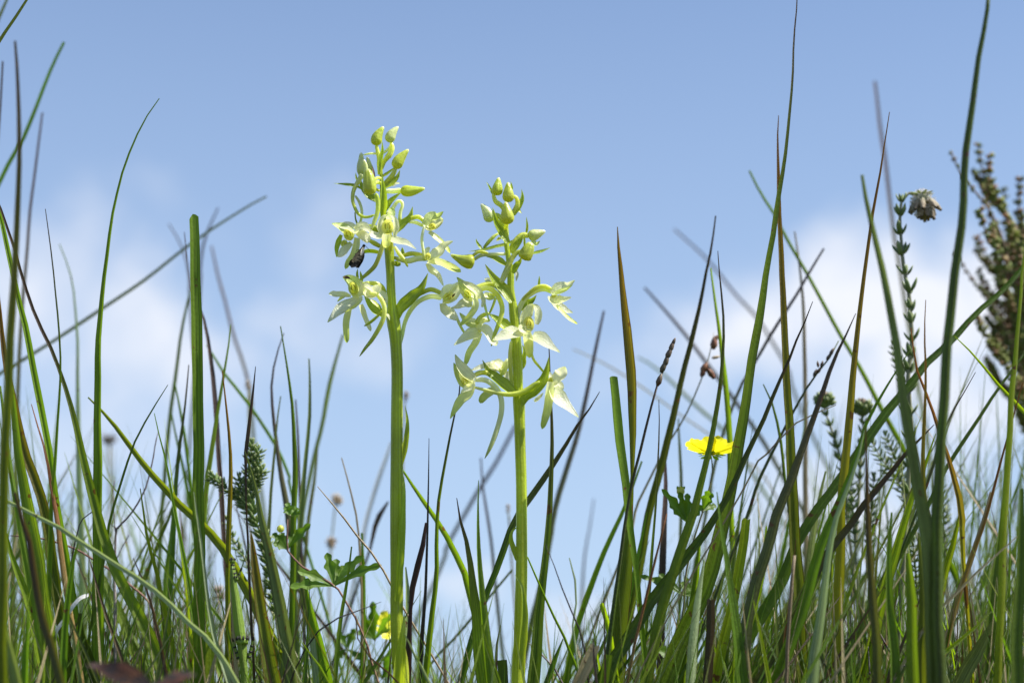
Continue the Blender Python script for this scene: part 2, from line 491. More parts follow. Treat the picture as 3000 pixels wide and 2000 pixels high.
def bud(par, base, tip, w, m=None, bz=0, tz=None, bend=0.0, label=None, ph=0.0, fat=None):
    tz = bz if tz is None else tz
    a, b = Vector(base), Vector(tip)
    dv = b - a
    sd_ = Vector((-dv.y, dv.x)) * bend
    pts = [tuple(a), tuple(a + dv * .35 + sd_), tuple(a + dv * .7 + sd_ * .7), tuple(b)]
    n = 24
    C = catmull(P3(pts, bz, tz), n)
    prof = fat or [(0, .30), (.05, .68), (.14, .92), (.26, 1), (.42, .93), (.6, .74), (.78, .50), (.92, .30), (.985, .20), (1, .05)]
    rr = [px(OD) * .5 * w * along(prof, i / (n - 1)) for i in range(n)]
    g = Geo()
    T = tangents(C)
    aa = (Vector((0, -1, 0)) - T[0] * T[0].dot(Vector((0, -1, 0)))).normalized()
    rows, S = [], 30
    for i, p in enumerate(C):
        aa = (aa - T[i] * aa.dot(T[i])).normalized()
        bb = T[i].cross(aa)
        row = []
        for j in range(S):
            th = 2 * math.pi * j / S
            seam = abs(math.sin(1.5 * (th + ph)))            # three overlapping sepals: sharp seams, round backs
            q = 0.90 + 0.12 * min(1.0, seam * 2.2) ** 0.6
            row.append(p + (aa * math.cos(th) + bb * math.sin(th)) * rr[i] * q)
        rows.append(row)
    g.grid(rows, closed=True)
    return part('bud', g, m or M_BUD, par, label)

def column(par, x, y, w, h, bz, ang=0.0, lab=None):
    """the hooded yellow-green centre of a flower: a hollow cup with the two pollinia standing in it"""
    c = at(x, y, OD + bz * .001)
    k = px(OD) * .5 * .86
    q = Quaternion(Vector((0, 1, 0)), ang)
    g = Geo()
    rows = []
    for i in range(9):                                        # shallow cup, open to the viewer
        t = i / 8
        r = math.sin(t * math.pi * .62)
        z = math.cos(t * math.pi * .62)
        rows.append([c + q @ Vector((math.cos(a) * r * w * k, z * h * k * .8, math.sin(a) * r * h * k * (1.12 if math.sin(a) > 0 else 1))) for a in (2 * math.pi * j / 18 for j in range(18))])
    g.grid(rows, closed=True)
    cup_ = part('column', g, M_COLUMN, par, lab)
    g = Geo()
    for s in (-1, 1):
        base = c + q @ Vector((s * w * k * .30, -0.2 * h * k, -h * k * .25))
        top = c + q @ Vector((s * w * k * .16, -0.5 * h * k, h * k * .50))
        tube(catmull([base, (base + top) * .5 + q @ Vector((s * w * k * .14, 0, 0)), top], 8), [k * w * v for v in (.06, .11, .13, .13, .13, .12, .10, .05)], 7, g)
    part('pollinia', g, M_POLLEN, par)
    g = Geo()
    ball(c + q @ Vector((0, -0.1 * h * k, -h * k * .35)), k * w * .24, g, 1.1, .7, .8)
    part('stigma', g, M_LIPYELLOW, par)
    return cup_

def stem_of(root, pts, d=OD):
    """pts: (x, y, width px)"""
    C = [at(p[0], p[1], d) for p in pts]
    n = 90
    keys, L = [], [0]
    for a, b in zip(C, C[1:]): L.append(L[-1] + (b - a).length)
    keys = [(l / L[-1], p[2]) for l, p in zip(L, pts)]
    Q = catmull(C, n)
    rr = [px(d) * .5 * along(keys, i / (n - 1)) for i in range(n)]
    rr[-1] *= .4
    return part('stem', tube(Q, rr, 28, ridge=.05, nridge=7), M_STEM, root)

def ground_xy(p, q):
    """where a stem that runs from p up to q meets the ground below, drifting a little only"""
    dirv = (p - q)
    k = min(abs(dirv.x / dirv.z), 0.35) * (1 if dirv.x / dirv.z > 0 else -1) if abs(dirv.z) > 1e-6 else 0
    return Vector((p.x + k * (-p.z) * 0.6, p.y, 0))

def flower_node(par, pts, ws, m=M_OVARY, bz=0, tz=None, label=None):
    """the flower's own mesh is its ovary; sepals, petals, lip, spur and column hang under it"""
    return pipe(par, 'flower', pts, ws, m, bz, tz, label=label, ridge=.06, nridge=6)

# ================================================================== taller orchid
p0 = at(1172, 2000, OD)
A = thing('orchid', Vector((p0.x + .002, p0.y, 0)), 'taller of the two pale green-white butterfly orchids, with the moth on it', 'orchid', 'flowering butterfly orchids')
def stemA():
    pts = [(1172, 2000, 38), (1168, 1946, 38), (1163, 1819, 36), (1163, 1691, 36), (1163, 1564, 38), (1163, 1446, 38), (1163, 1351, 36), (1163, 1223, 34),
           (1164, 1096, 33), (1161, 1020, 33), (1158, 975, 37), (1152, 935, 40), (1148, 890, 27), (1146, 855, 26), (1144, 804, 25), (1140, 727, 29), (1134, 680, 24), (1122, 618, 18), (1120, 560, 14), (1117, 510, 10), (1114, 478, 9), (1112, 450, 7)]
    root_w = A.location
    C = [root_w.copy(), root_w + (at(1172, 2000, OD) - root_w) * .5] + [at(p[0], p[1], OD) for p in pts]
    Ws = [46, 42] + [p[2] for p in pts]
    L = [0]
    for a, b in zip(C, C[1:]): L.append(L[-1] + (b - a).length)
    keys = [(l / L[-1], w) for l, w in zip(L, Ws)]
    n = 130
    rr = [px(OD) * .5 * along(keys, i / (n - 1)) for i in range(n)]
    rr[-1] *= .4
    return part('stem', tube(catmull(C, n), rr, 28, ridge=.05, nridge=7), M_STEM, A)
stemA()
petal(A, 'bract', [(1172, 1372, -.5), (1186, 1310), (1193, 1240, 0), (1187, 1187, 1)], 17, M_BRACT, 0, 0, cup=.7, shape='bract')
petal(A, 'bract', [(1162, 1760, -3), (1172, 1640, -3.6), (1180, 1500, -3.6), (1183, 1420, -3), (1174, 1366, -3)], 22, M_BRACT, cup=.8, shape='bract', label='pale edged sheath leaf clasping the stem')
petal(A, 'leaf', [(1160, 2090, -4), (1165, 2000, -5.4), (1172, 1920, -5.6), (1180, 1850, -5), (1185, 1792, -4)], 36, M_BRACT, cup=.8, shape='bract', n=30)
petal(A, 'leaf', [(1180, 2100, -3), (1182, 2000, -4), (1184, 1930, -4), (1178, 1860, -2)], 30, M_OVARY, cup=.8, shape='bract', n=30)
for s, (bx, tx, ty) in enumerate(((-.01, -.055, .075), (.012, .062, .06))):    # the two broad leaves at the foot of the stem, below the picture
    b_ = A.location
    Q = catmull([b_ + Vector((0, 0, .004)), b_ + Vector((bx, -.004, .03)), b_ + Vector((tx * .6, -.012, ty)), b_ + Vector((tx, -.02, ty * .9))], 20)
    part('leaf', ribbon(Q, [.014 * along(SHAPES['oval'], i / 19) for i in range(20)], Vector((0, -.5, 1)), cup=.3, cols=6), M_BRACT, A)

# buds at the top
b = bud(A, (1102, 426), (1124, 371), 34, bz=-1, bend=-.10, ph=.5)
pipe(b, 'ovary', [(1111, 512), (1112, 470), (1106, 442), (1102, 424)], [9, 18, 14, 10], M_OVARY, -1)
petal(A, 'bract', [(1110, 512), (1114, 470), (1120, 440), (1119, 412)], 15, M_BRACT, -2.5, -2, cup=.6, shape='bract')
b = bud(A, (1140, 417), (1167, 371), 31, M_BUDPALE, bz=1, bend=-.10, ph=1.1)
pipe(b, 'ovary', [(1119, 496), (1127, 472), (1142, 452), (1149, 432), (1144, 416)], [7, 12, 18, 16, 9], M_OVARY, 1)
pipe(b, 'spur', [(1146, 424), (1139, 435), (1124, 447), (1103, 450), (1085, 450), (1064, 454)], [8, 8, 8, 7, 6, 4], M_SPURPALE, 2)
b = bud(A, (1158, 494), (1197, 438), 34, bz=0, bend=-.07, ph=.9)
pipe(b, 'ovary', [(1124, 540), (1136, 528), (1150, 513), (1160, 492)], [10, 13, 15, 11], M_OVARY, 0)
petal(A, 'bract', [(1124, 552), (1142, 541), (1162, 522), (1172, 498)], 20, M_BRACT, -1, 1, cup=.6, shape='bract')
petal(A, 'bract', [(1118, 520), (1136, 508), (1148, 498), (1158, 488)], 10, M_BRACT, 2, 3, cup=.6, shape='bract')
b = bud(A, (1174, 558), (1245, 552), 34, bz=-1, tz=-2, bend=.06, ph=.2, label='bud pointing sideways on a long pale spur')
pipe(b, 'spur', [(1128, 560), (1150, 560), (1176, 558)], [14, 15, 16], M_SPURPALE, -1)
petal(A, 'bract', [(1125, 622), (1138, 598), (1156, 580), (1177, 563)], 19, M_BRACT, 0, 1, cup=.6, shape='bract')
b = bud(A, (1082, 569), (1076, 494), 39, bz=-11, bend=.04, ph=2.1, label='blunt bud facing the viewer', fat=[(0, .4), (.04, .8), (.12, .97), (.3, 1), (.5, .94), (.7, .78), (.86, .58), (.96, .34), (1, .06)])
pipe(b, 'spur', [(1088, 672), (1097, 648), (1106, 620), (1107, 590), (1101, 566)], [7, 12, 13, 14, 14], M_SPUR, -9)
pipe(b, 'ovary', [(1118, 538), (1106, 534), (1094, 540)], [10, 12, 10], M_OVARY, -1, -6)
pipe(b, 'ovary', [(1119, 524), (1107, 521), (1096, 527)], [8, 9, 8], M_LIPYELLOW, 0, -6)
# half-open bud behind it, with its long curling spur
b = flower_node(A, [(1112, 560), (1092, 548), (1074, 530), (1062, 515)], [8, 9, 9, 9], bz=3, tz=2, label='half-open flower with a long curling spur')
pipe(b, 'sepal', [(1059, 518), (1056, 492), (1058, 468), (1058, 447)], [12, 23, 22, 16, 9], M_BUDPALE, 0, flat=.7, ridge=.08)
pipe(b, 'sepal', [(1068, 510), (1072, 490), (1066, 468)], [10, 14, 12, 7], M_BUDPALE, -3, flat=.6)
pipe(b, 'sepal', [(1085, 506), (1082, 482), (1075, 460)], [12, 16, 13, 8], M_BUDPALE, 1, flat=.6)
pipe(b, 'spur', [(1060, 512), (1052, 528), (1042, 545), (1035, 562), (1033, 585), (1038, 604), (1048, 624), (1064, 635), (1082, 635), (1097, 629)], [15, 14, 13, 12, 11, 10, 10, 9, 8, 7], M_SPUR, -1, -3, n=40)
petal(A, 'withered_sepal', [(1098, 518), (1092, 496), (1085, 474)], 6, M_WITHER, 4, 4, label='thin dark brown withered sliver behind the blunt bud')
petal(A, 'bract', [(1062, 556), (1040, 545), (1010, 541), (976, 537)], 10, M_BRACT, -1, -2, cup=.5, shape='bract', label='narrow bract sticking out sideways with a pale tip')
petal(A, 'bract', [(1102, 590), (1082, 576), (1062, 552), (1052, 520)], 23, M_BRACT, 2, 2, cup=.6, shape='bract')
petal(A, 'bract', [(1046, 530), (1043, 518), (1042, 506)], 6, M_BRACT, 3, 3)
pipe(A, 'spur', [(1041, 574), (1053, 593), (1060, 618), (1058, 642), (1050, 662)], [7, 9, 9, 8, 6], M_SPURPALE, 2)
pipe(A, 'bract', [(1040, 622), (1042, 642), (1049, 662)], [4, 5, 6], M_BRACT, 3)
petal(A, 'bract', [(1120, 640, -3), (1122, 600, -4), (1122, 560, -4), (1119, 511, -3)], 22, M_BRACT, cup=.9, shape='bract', label='upright bract lying against the front of the stem')
pipe(A, 'spur', [(1128, 628), (1145, 618), (1157, 600), (1166, 590), (1176, 591), (1179, 603), (1173, 622), (1171, 650)], [12, 13, 11, 10, 10, 10, 11, 13], M_SPURPALE, 3, n=34, label='pale spur curled over like a hook')
petal(A, 'petal', [(1150, 545), (1160, 538), (1172, 538)], 10, M_CREAM, 5, 5)
petal(A, 'petal', [(1154, 535), (1162, 525), (1171, 516)], 10, M_CREAM, 5, 5)

# front flower
f = flower_node(A, [(1142, 735), (1144, 715), (1142, 695), (1138, 672)], [14, 16, 15, 12], bz=-4, tz=-9, label='flower facing the viewer in the middle of the spike')
petal(f, 'sepal', [(1138, 645), (1146, 630), (1147, 608)], 24, M_GREENPETAL, -8, -6, cup=.5, shape='strap', label='upright green-white top sepal')
petal(f, 'petal', [(1118, 690), (1113, 666), (1120, 642), (1138, 628)], 20, M_WHITE, -9, -10, cup=.6, shape='lance')
petal(f, 'petal', [(1156, 690), (1160, 666), (1154, 642), (1141, 627)], 18, M_WHITE, -9, -10, cup=.6, shape='lance')
column(f, 1136, 667, 42, 52, -9.5)
petal(f, 'sepal', [(1128, 690), (1110, 694), (1094, 690), (1080, 684)], 24, M_WHITE, -10, -12, cup=.4, shape='broad')
petal(f, 'sepal', [(1140, 698), (1165, 708), (1192, 714), (1219, 730)], 27, M_WHITE, -10, -13, cup=.4, shape='tri')
petal(f, 'lip', [(1132, 686), (1131, 704), (1130, 726)], 27, M_LIPYELLOW, -12, -13, cup=.5, shape='strap')
pipe(f, 'spur', [(1127, 700), (1121, 720), (1112, 748), (1098, 779), (1078, 800), (1054, 820)], [14, 14, 13, 13, 12, 8], M_SPUR, -8, -6, n=34)
pipe(A, 'spur', [(1156, 722), (1170, 744), (1186, 764), (1195, 782)], [8, 13, 11, 6], M_LIPYELLOW, -3, -3, label='short yellow spur end with dark specks')

# flower at the side with the moth below it
f = flower_node(A, [(1115, 674), (1096, 668), (1070, 666), (1045, 680)], [18, 20, 14, 12], m=M_BRACT, bz=-1, tz=-3, label='side flower with a white fan of petals, above the moth')
petal(f, 'sepal', [(1038, 690), (1012, 676), (992, 664), (972, 655)], 30, M_GREENPETAL, -4, -6, cup=.5, shape='lance')
petal(f, 'petal', [(1044, 672), (1030, 662), (1004, 658), (986, 662)], 17, M_WHITE, -3, -4, cup=.4)
petal(f, 'petal', [(1040, 684), (1024, 672), (1005, 668), (986, 663)], 9, M_WHITE, -7, -8, cup=.4)
column(f, 1022, 688, 36, 42, -6, ang=-.35)
petal(f, 'sepal', [(1040, 678), (1062, 668), (1080, 676), (1094, 686)], 32, M_WHITE, -6, -8, cup=.5, shape='tri')
petal(f, 'sepal', [(1042, 680), (1058, 690), (1070, 702), (1077, 712)], 30, M_WHITE, -7, -8, cup=.5, shape='broad', label='white sepal curling up at its tip')
petal(f, 'petal', [(1040, 672), (1058, 660), (1076, 666), (1090, 674)], 12, M_WHITE, -8, -9, cup=.6)
petal(f, 'lip', [(1046, 696), (1043, 722), (1034, 750), (1020, 770), (1012, 788)], 21, M_LIP, -7, -8, cup=.6, shape='strap')
petal(f, 'sepal', [(1032, 714), (1014, 730), (1000, 746), (988, 752)], 26, M_WHITE, -4, -4, cup=.5, shape='broad')
f = flower_node(A, [(1113, 740), (1095, 736), (1078, 735), (1060, 738), (1040, 730)], [10, 12, 12, 8, 5], m=M_BRACT, bz=2, tz=2, label='half-hidden greenish flower behind the moth')
petal(f, 'sepal', [(1000, 688), (992, 708), (986, 730), (986, 754)], 17, M_BRACT, 1, 0, cup=.5)
petal(f, 'sepal', [(1030, 712), (1012, 728), (1000, 738), (994, 748)], 20, M_BRACT, 1, 0, cup=.5)
column(f, 1008, 714, 24, 26, 1, ang=.4)
pipe(A, 'ovary', [(1114, 722), (1096, 712), (1080, 703)], [12, 15, 10], M_OVARY, 0)
petal(A, 'bract', [(1048, 820), (1046, 803), (1048, 787)], 8, M_BRACT, 0, 0, cup=.6)
petal(A, 'bract', [(1060, 826), (1057, 808), (1055, 794)], 9, M_BRACT, 1, 0, cup=.6)

# upper flower on the other side, still opening
petal(A, 'bract', [(1156, 684), (1178, 660), (1200, 638), (1209, 605)], 25, M_BRACT, 0, 1, cup=.7, shape='bract')
f = flower_node(A, [(1203, 640), (1226, 636), (1246, 651)], [12, 13, 12], bz=0, label='flower just opening at the end of an arched green ovary')
petal(f, 'sepal', [(1243, 660), (1262, 640), (1282, 636), (1299, 620)], 30, M_GREENPETAL, -2, -3, cup=.6, shape='lance')
petal(f, 'sepal', [(1246, 662), (1262, 668), (1280, 652), (1298, 645)], 34, M_CREAM, 0, -1, cup=.6, shape='oval')
petal(f, 'petal', [(1250, 662), (1272, 668), (1290, 656), (1299, 642)], 18, M_WHITE, -1, -2, cup=.5)
column(f, 1266, 664, 26, 24, -2, ang=.8)
petal(f, 'lip', [(1256, 680), (1289, 706), (1306, 724), (1318, 741)], 15, M_LIPYELLOW, -2, -2, cup=.4, shape='strap')
pipe(f, 'spur', [(1243, 660), (1236, 700), (1241, 738), (1243, 764)], [7, 9, 9, 11], M_SPURPALE, -3)
pipe(f, 'petal', [(1198, 650), (1218, 652), (1240, 662)], [8, 11, 10], M_SPURPALE, 1)

# right-hand middle flower seen from the side, star-shaped
f = flower_node(A, [(1178, 750), (1205, 743), (1236, 747), (1250, 754)], [10, 14, 12, 10], bz=1, tz=-2, label='star-shaped flower with a bright yellow lip, seen from the side')
pipe(f, 'spur', [(1252, 757), (1225, 757), (1196, 764), (1172, 760), (1152, 753)], [16, 17, 17, 14, 10], M_SPURPALE, -2, 1)
petal(f, 'sepal', [(1256, 760), (1284, 742), (1302, 722), (1327, 707)], 32, M_WHITE, -3, -5, cup=.5, shape='lance')
petal(f, 'lip', [(1252, 764), (1288, 770), (1320, 784), (1350, 797)], 24, M_LIPYELLOW, -4, -5, cup=.35, shape='strap')
petal(f, 'sepal', [(1250, 772), (1264, 794), (1282, 808), (1299, 838)], 20, M_WHITE, -3, -4, cup=.5, shape='lance')
petal(f, 'petal', [(1254, 756), (1250, 738), (1258, 724)], 16, M_CREAM, -2, -2, cup=.5, shape='oval')
column(f, 1253, 752, 22, 24, -4, ang=.3)
petal(A, 'bract', [(1180, 748), (1179, 738), (1178, 724)], 11, M_BRACT, 2, 2, cup=.6)
petal(A, 'bract', [(1152, 770), (1164, 776), (1174, 770)], 18, M_BRACT, 2, 2, cup=.6, shape='oval')

# lower flower on the moth's side
f = flower_node(A, [(1128, 858), (1118, 840), (1100, 831), (1075, 830), (1056, 836)], [12, 15, 14, 12, 11], m=M_OVARY, bz=1, tz=-4, label='lowest flower under the moth, hood tipped dark red')
petal(f, 'sepal', [(1046, 872), (1038, 848), (1024, 826), (1004, 811)], 44, M_GREENPETAL, -4, -7, cup=.7, shape='lance', label='hooded top sepal')
petal(f, 'petal', [(1060, 866), (1054, 842), (1040, 824), (1022, 816)], 20, M_GREENPETAL, -7, -8, cup=.6)
petal(f, 'withered_tip', [(1024, 816), (1014, 813), (1004, 812)], 9, M_WITHER, -8.5, -8.5)
column(f, 1036, 846, 36, 46, -7.5, ang=-.3)
petal(f, 'sepal', [(1054, 870), (1058, 852), (1060, 835), (1052, 822)], 14, M_WHITE, -9, -9, cup=.5)
petal(f, 'petal', [(1028, 868), (1002, 864), (984, 864), (963, 861)], 21, M_CREAM, -5, -8, cup=.5, shape='broad')
petal(f, 'petal', [(1014, 864), (1002, 872), (988, 884)], 12, M_LIP, -4, -4, cup=.5)
petal(f, 'sepal', [(1056, 872), (1030, 892), (998, 908), (960, 944)], 40, M_WHITE, -7, -12, cup=.5, shape='lance', label='big downswept sepal with a folded shiny edge')
petal(f, 'petal', [(1060, 868), (1052, 886), (1036, 900), (1012, 914)], 11, M_LIPYELLOW, -11, -13, cup=.6)
petal(f, 'lip', [(1024, 900), (1014, 940), (1013, 972), (1016, 1004)], 20, M_LIP, -8, -6, cup=.5, shape='strap')
petal(f, 'sepal', [(1060, 845), (1078, 862), (1094, 860), (1117, 834)], 34, M_WHITE, -7, -8, cup=.5, shape='broad', label='white sepal folded upward')
petal(f, 'petal', [(1062, 842), (1072, 838), (1084, 846), (1094, 856)], 16, M_WHITE, -8, -9, cup=.5)
petal(f, 'sepal', [(1056, 892), (1064, 916), (1074, 944), (1086, 970)], 15, M_CREAM, -4, -3, cup=.5, shape='strap')
pipe(f, 'spur', [(1082, 858), (1103, 862), (1118, 879), (1126, 902), (1124, 930), (1110, 962), (1089, 996), (1070, 1020), (1053, 1044)], [10, 13, 14, 14, 14, 13, 12, 9, 4], M_SPUR, -8, -7, n=40)
petal(A, 'bract', [(1120, 925), (1098, 908), (1080, 888), (1066, 862)], 28, M_BRACT, -2, -3, cup=.6, shape='bract')
petal(A, 'petal', [(1086, 878), (1100, 890), (1113, 905)], 10, M_LIPYELLOW, -5, -5, cup=.5)
petal(A, 'petal', [(1110, 850), (1122, 864), (1130, 880), (1131, 897)], 15, M_WHITE, -3, -2, cup=.6, label='white petal with a brown speck close to the stem')
petal(A, 'withered_petal', [(1124, 874), (1126, 882), (1125, 888)], 5, M_WITHER, -5, -5)
pipe(A, 'spur', [(1120, 910), (1106, 926), (1086, 943), (1067, 955)], [5, 8, 9, 5], M_BRACT, -6, -6, label='short olive spur end')
petal(A, 'petal', [(1128, 918), (1138, 926), (1142, 938)], 7, M_CREAM, -6, -6)

# lower flower on the far side, on the big bract
petal(A, 'bract', [(1160, 934), (1172, 910), (1205, 877), (1234, 846), (1254, 800)], 37, M_BRACT, -1, -1, cup=.7, shape='bract', n=30, label='big green bract standing away from the stem')
f = flower_node(A, [(1216, 872), (1238, 857), (1264, 848), (1296, 860)], [9, 13, 14, 13], bz=1, tz=0, label='lowest flower reaching towards the shorter orchid, brown specked hood')
pipe(f, 'spur', [(1294, 872), (1262, 868), (1228, 882), (1202, 910), (1186, 945), (1178, 985), (1172, 1016)], [16, 15, 14, 14, 12, 11, 6], M_SPURPALE, 2, 3, n=36)
petal(f, 'sepal', [(1293, 872), (1310, 852), (1330, 842), (1348, 824)], 26, M_CREAM, -1, -2, cup=.6)
petal(f, 'sepal', [(1296, 882), (1318, 878), (1332, 862), (1346, 836)], 34, M_CREAM, -2, -3, cup=.6, shape='oval')
column(f, 1314, 872, 36, 40, -2, ang=.9)
petal(f, 'withered_speck', [(1324, 870), (1330, 864), (1334, 858)], 6, M_WITHER, -7, -7)
petal(f, 'sepal', [(1294, 888), (1304, 912), (1322, 930), (1346, 940)], 28, M_WHITE, -2, -4, cup=.5)
petal(f, 'sepal', [(1312, 900), (1330, 920), (1344, 936)], 14, M_WHITE, -1, -1, cup=.5)
petal(f, 'lip', [(1338, 932), (1346, 950), (1354, 966), (1362, 978)], 9, M_LIPYELLOW, -4, -4, cup=.4, shape='strap')

# ================================================================== shorter orchid
p0 = at(1518, 2000, OD + .004)
B = thing('orchid', Vector((p0.x - .002, p0.y, 0)), 'shorter pale green-white butterfly orchid, without a moth, closer to the yellow flower', 'orchid', 'flowering butterfly orchids')
def stemB():
    pts = [(1518, 2000, 38), (1523, 1883, 36), (1526, 1755, 34), (1528, 1660, 33), (1528, 1500, 31), (1527, 1400, 31), (1524, 1306, 31), (1522, 1230, 32), (1520, 1172, 35), (1518, 1140, 28),
           (1517, 1089, 28), (1513, 1018, 31), (1510, 968, 28), (1507, 930, 30), (1501, 883, 23), (1496, 844, 20), (1496, 801, 21), (1489, 750, 15), (1484, 717, 15), (1484, 679, 13), (1482, 650, 12), (1480, 622, 9)]
    root_w = B.location
    C = [root_w.copy(), root_w + (at(1518, 2000, OD) - root_w) * .5] + [at(p[0], p[1], OD) for p in pts]
    Ws = [46, 42] + [p[2] for p in pts]
    L = [0]
    for a, b in zip(C, C[1:]): L.append(L[-1] + (b - a).length)
    keys = [(l / L[-1], w) for l, w in zip(L, Ws)]
    n = 130
    rr = [px(OD) * .5 * along(keys, i / (n - 1)) for i in range(n)]
    rr[-1] *= .4
    return part('stem', tube(catmull(C, n), rr, 28, ridge=.05, nridge=7), M_STEM, B)
stemB()
petal(B, 'bract', [(1513, 1640, -1), (1504, 1610), (1496, 1582, 0), (1500, 1558), (1518, 1540, 1)], 16, M_BRACT, cup=.6, shape='bract')
petal(B, 'bract', [(1524, 1960, -4), (1532, 1860, -4.2), (1536, 1790, -4), (1530, 1722, -3.6), (1508, 1683, -2)], 24, M_BRACT, cup=.8, shape='bract', n=30, label='pale edged sheath leaf clasping the stem')
for s, (bx, tx, ty) in enumerate(((-.01, -.06, .07), (.012, .058, .065))):
    b_ = B.location
    Q = catmull([b_ + Vector((0, 0, .004)), b_ + Vector((bx, -.004, .03)), b_ + Vector((tx * .6, -.012, ty)), b_ + Vector((tx, -.02, ty * .9))], 20)
    part('leaf', ribbon(Q, [.014 * along(SHAPES['oval'], i / 19) for i in range(20)], Vector((0, -.5, 1)), cup=.3, cols=6), M_BRACT, B)

b = bud(B, (1455, 572), (1461, 520), 33, bz=0, ph=1.7, label='topmost bud')
pipe(b, 'ovary', [(1482, 628), (1470, 604), (1452, 590), (1446, 570), (1452, 560)], [10, 14, 15, 12, 8], M_OVARY, 0)
petal(b, 'bract', [(1446, 576), (1440, 562), (1433, 548), (1425, 533)], 8, M_BRACT, 1, 1, cup=.6)
b = bud(B, (1490, 592), (1488, 534), 35, bz=-1, ph=.4)
pipe(b, 'ovary', [(1492, 646), (1506, 620), (1516, 600), (1513, 580), (1500, 574)], [10, 14, 16, 13, 9], M_OVARY, 1, -1)
petal(b, 'bract', [(1506, 630), (1522, 602), (1530, 580), (1528, 554)], 17, M_BRACT, 0, 1, cup=.7, shape='bract')
petal(B, 'bract', [(1499, 560), (1499, 548), (1496, 532)], 7, M_BRACT, 3, 3, cup=.6)
petal(B, 'bract', [(1512, 612), (1520, 618), (1528, 625)], 9, M_OVARY, 2, 2, cup=.6)
b = bud(B, (1489, 656), (1481, 591), 40, bz=-8, ph=2.5, label='front bud with a deep seam')
pipe(b, 'ovary', [(1484, 690), (1480, 672), (1486, 654)], [11, 14, 12], M_OVARY, -1, -6)
b = bud(B, (1436, 650), (1409, 597), 34, M_BUDPALE, bz=-1, bend=.08, ph=.1, label='leaning bud with a pale shine')
pipe(b, 'ovary', [(1478, 672), (1468, 640), (1452, 630), (1436, 640)], [9, 15, 14, 12], M_OVARY, 0)
petal(B, 'bract', [(1486, 712), (1468, 682), (1452, 650), (1443, 608)], 26, M_BRACT, -5, -5, cup=.7, shape='bract')
b = bud(B, (1389, 768), (1320, 746), 42, bz=-1, tz=-3, bend=-.06, ph=1.2, label='long bud stretched out sideways', fat=[(0, .4), (.05, .8), (.12, 1), (.25, 1), (.42, .82), (.62, .56), (.8, .36), (.95, .2), (1, .05)])
pipe(b, 'ovary', [(1484, 744), (1443, 745), (1410, 748), (1386, 762)], [9, 10, 11, 10], M_SPURPALE, 2, -1)
pipe(b, 'ovary', [(1430, 742), (1416, 738), (1400, 739), (1382, 752)], [6, 10, 10, 9], M_OVARY, -1)
petal(B, 'bract', [(1484, 778), (1462, 764), (1444, 756), (1424, 752)], 17, M_BRACT, 0, 0, cup=.6, shape='bract')
petal(B, 'bract', [(1514, 702), (1480, 717), (1453, 723), (1415, 733), (1373, 737)], 11, M_BRACT, 4, 2, cup=.5)
pipe(B, 'spur', [(1460, 684), (1450, 690), (1434, 706), (1416, 728)], [6, 11, 11, 8], M_SPUR, 5)
petal(B, 'bract', [(1412, 731), (1402, 719), (1396, 707), (1395, 699)], 9, M_BRACT, 3, 3, cup=.6)
petal(B, 'bract', [(1468, 698), (1460, 702), (1454, 706)], 10, M_OVARY, 4, 4, cup=.6)
b = bud(B, (1548, 694), (1598, 677), 34, M_BUDPALE, bz=2, ph=1.5, label='glossy white bud pointing up and out')
pipe(b, 'ovary', [(1496, 738), (1508, 714), (1530, 690), (1552, 692)], [16, 24, 20, 14], M_OVARY, 2)
petal(b, 'sepal', [(1556, 706), (1570, 716), (1582, 706)], 14, M_GREENPETAL, 1, 1, cup=.6)
petal(B, 'bract', [(1498, 742), (1512, 722), (1526, 702), (1533, 684)], 20, M_BRACT, 0, 1, cup=.7, shape='bract')
petal(B, 'bract', [(1541, 688), (1544, 665), (1542, 635)], 8, M_BRACT, 2, 2, cup=.6)
b = bud(B, (1534, 760), (1557, 710), 40, bz=-7, ph=2.1, label='blunt yellow-green bud in front of the stem', fat=[(0, .45), (.05, .85), (.14, 1), (.4, .98), (.65, .84), (.85, .62), (.96, .4), (1, .08)])
pipe(b, 'spur', [(1468, 828), (1476, 811), (1486, 788), (1499, 758), (1519, 737), (1532, 738)], [14, 18, 18, 17, 13, 9], M_SPUR, -6, -5)
petal(B, 'bract', [(1502, 800), (1510, 784), (1522, 768), (1528, 752)], 20, M_BRACT, -4, -4, cup=.7, shape='bract')
petal(B, 'bract', [(1536, 722), (1536, 704), (1534, 684)], 7, M_BRACT, -8, -8, cup=.6)
petal(B, 'bract', [(1556, 744), (1582, 738), (1612, 726)], 10, M_BRACT, 3, 4, cup=.5, label='narrow bract sticking out sideways')
petal(B, 'petal', [(1510, 790), (1514, 806), (1512, 824)], 11, M_WHITE, 3, 3, cup=.5)
petal(B, 'bract', [(1498, 886), (1480, 862), (1458, 836), (1438, 806), (1421, 774)], 32, M_BRACT, -5, -4, cup=.7, shape='bract', n=30, label='large pointed bract crossing in front of the spike')

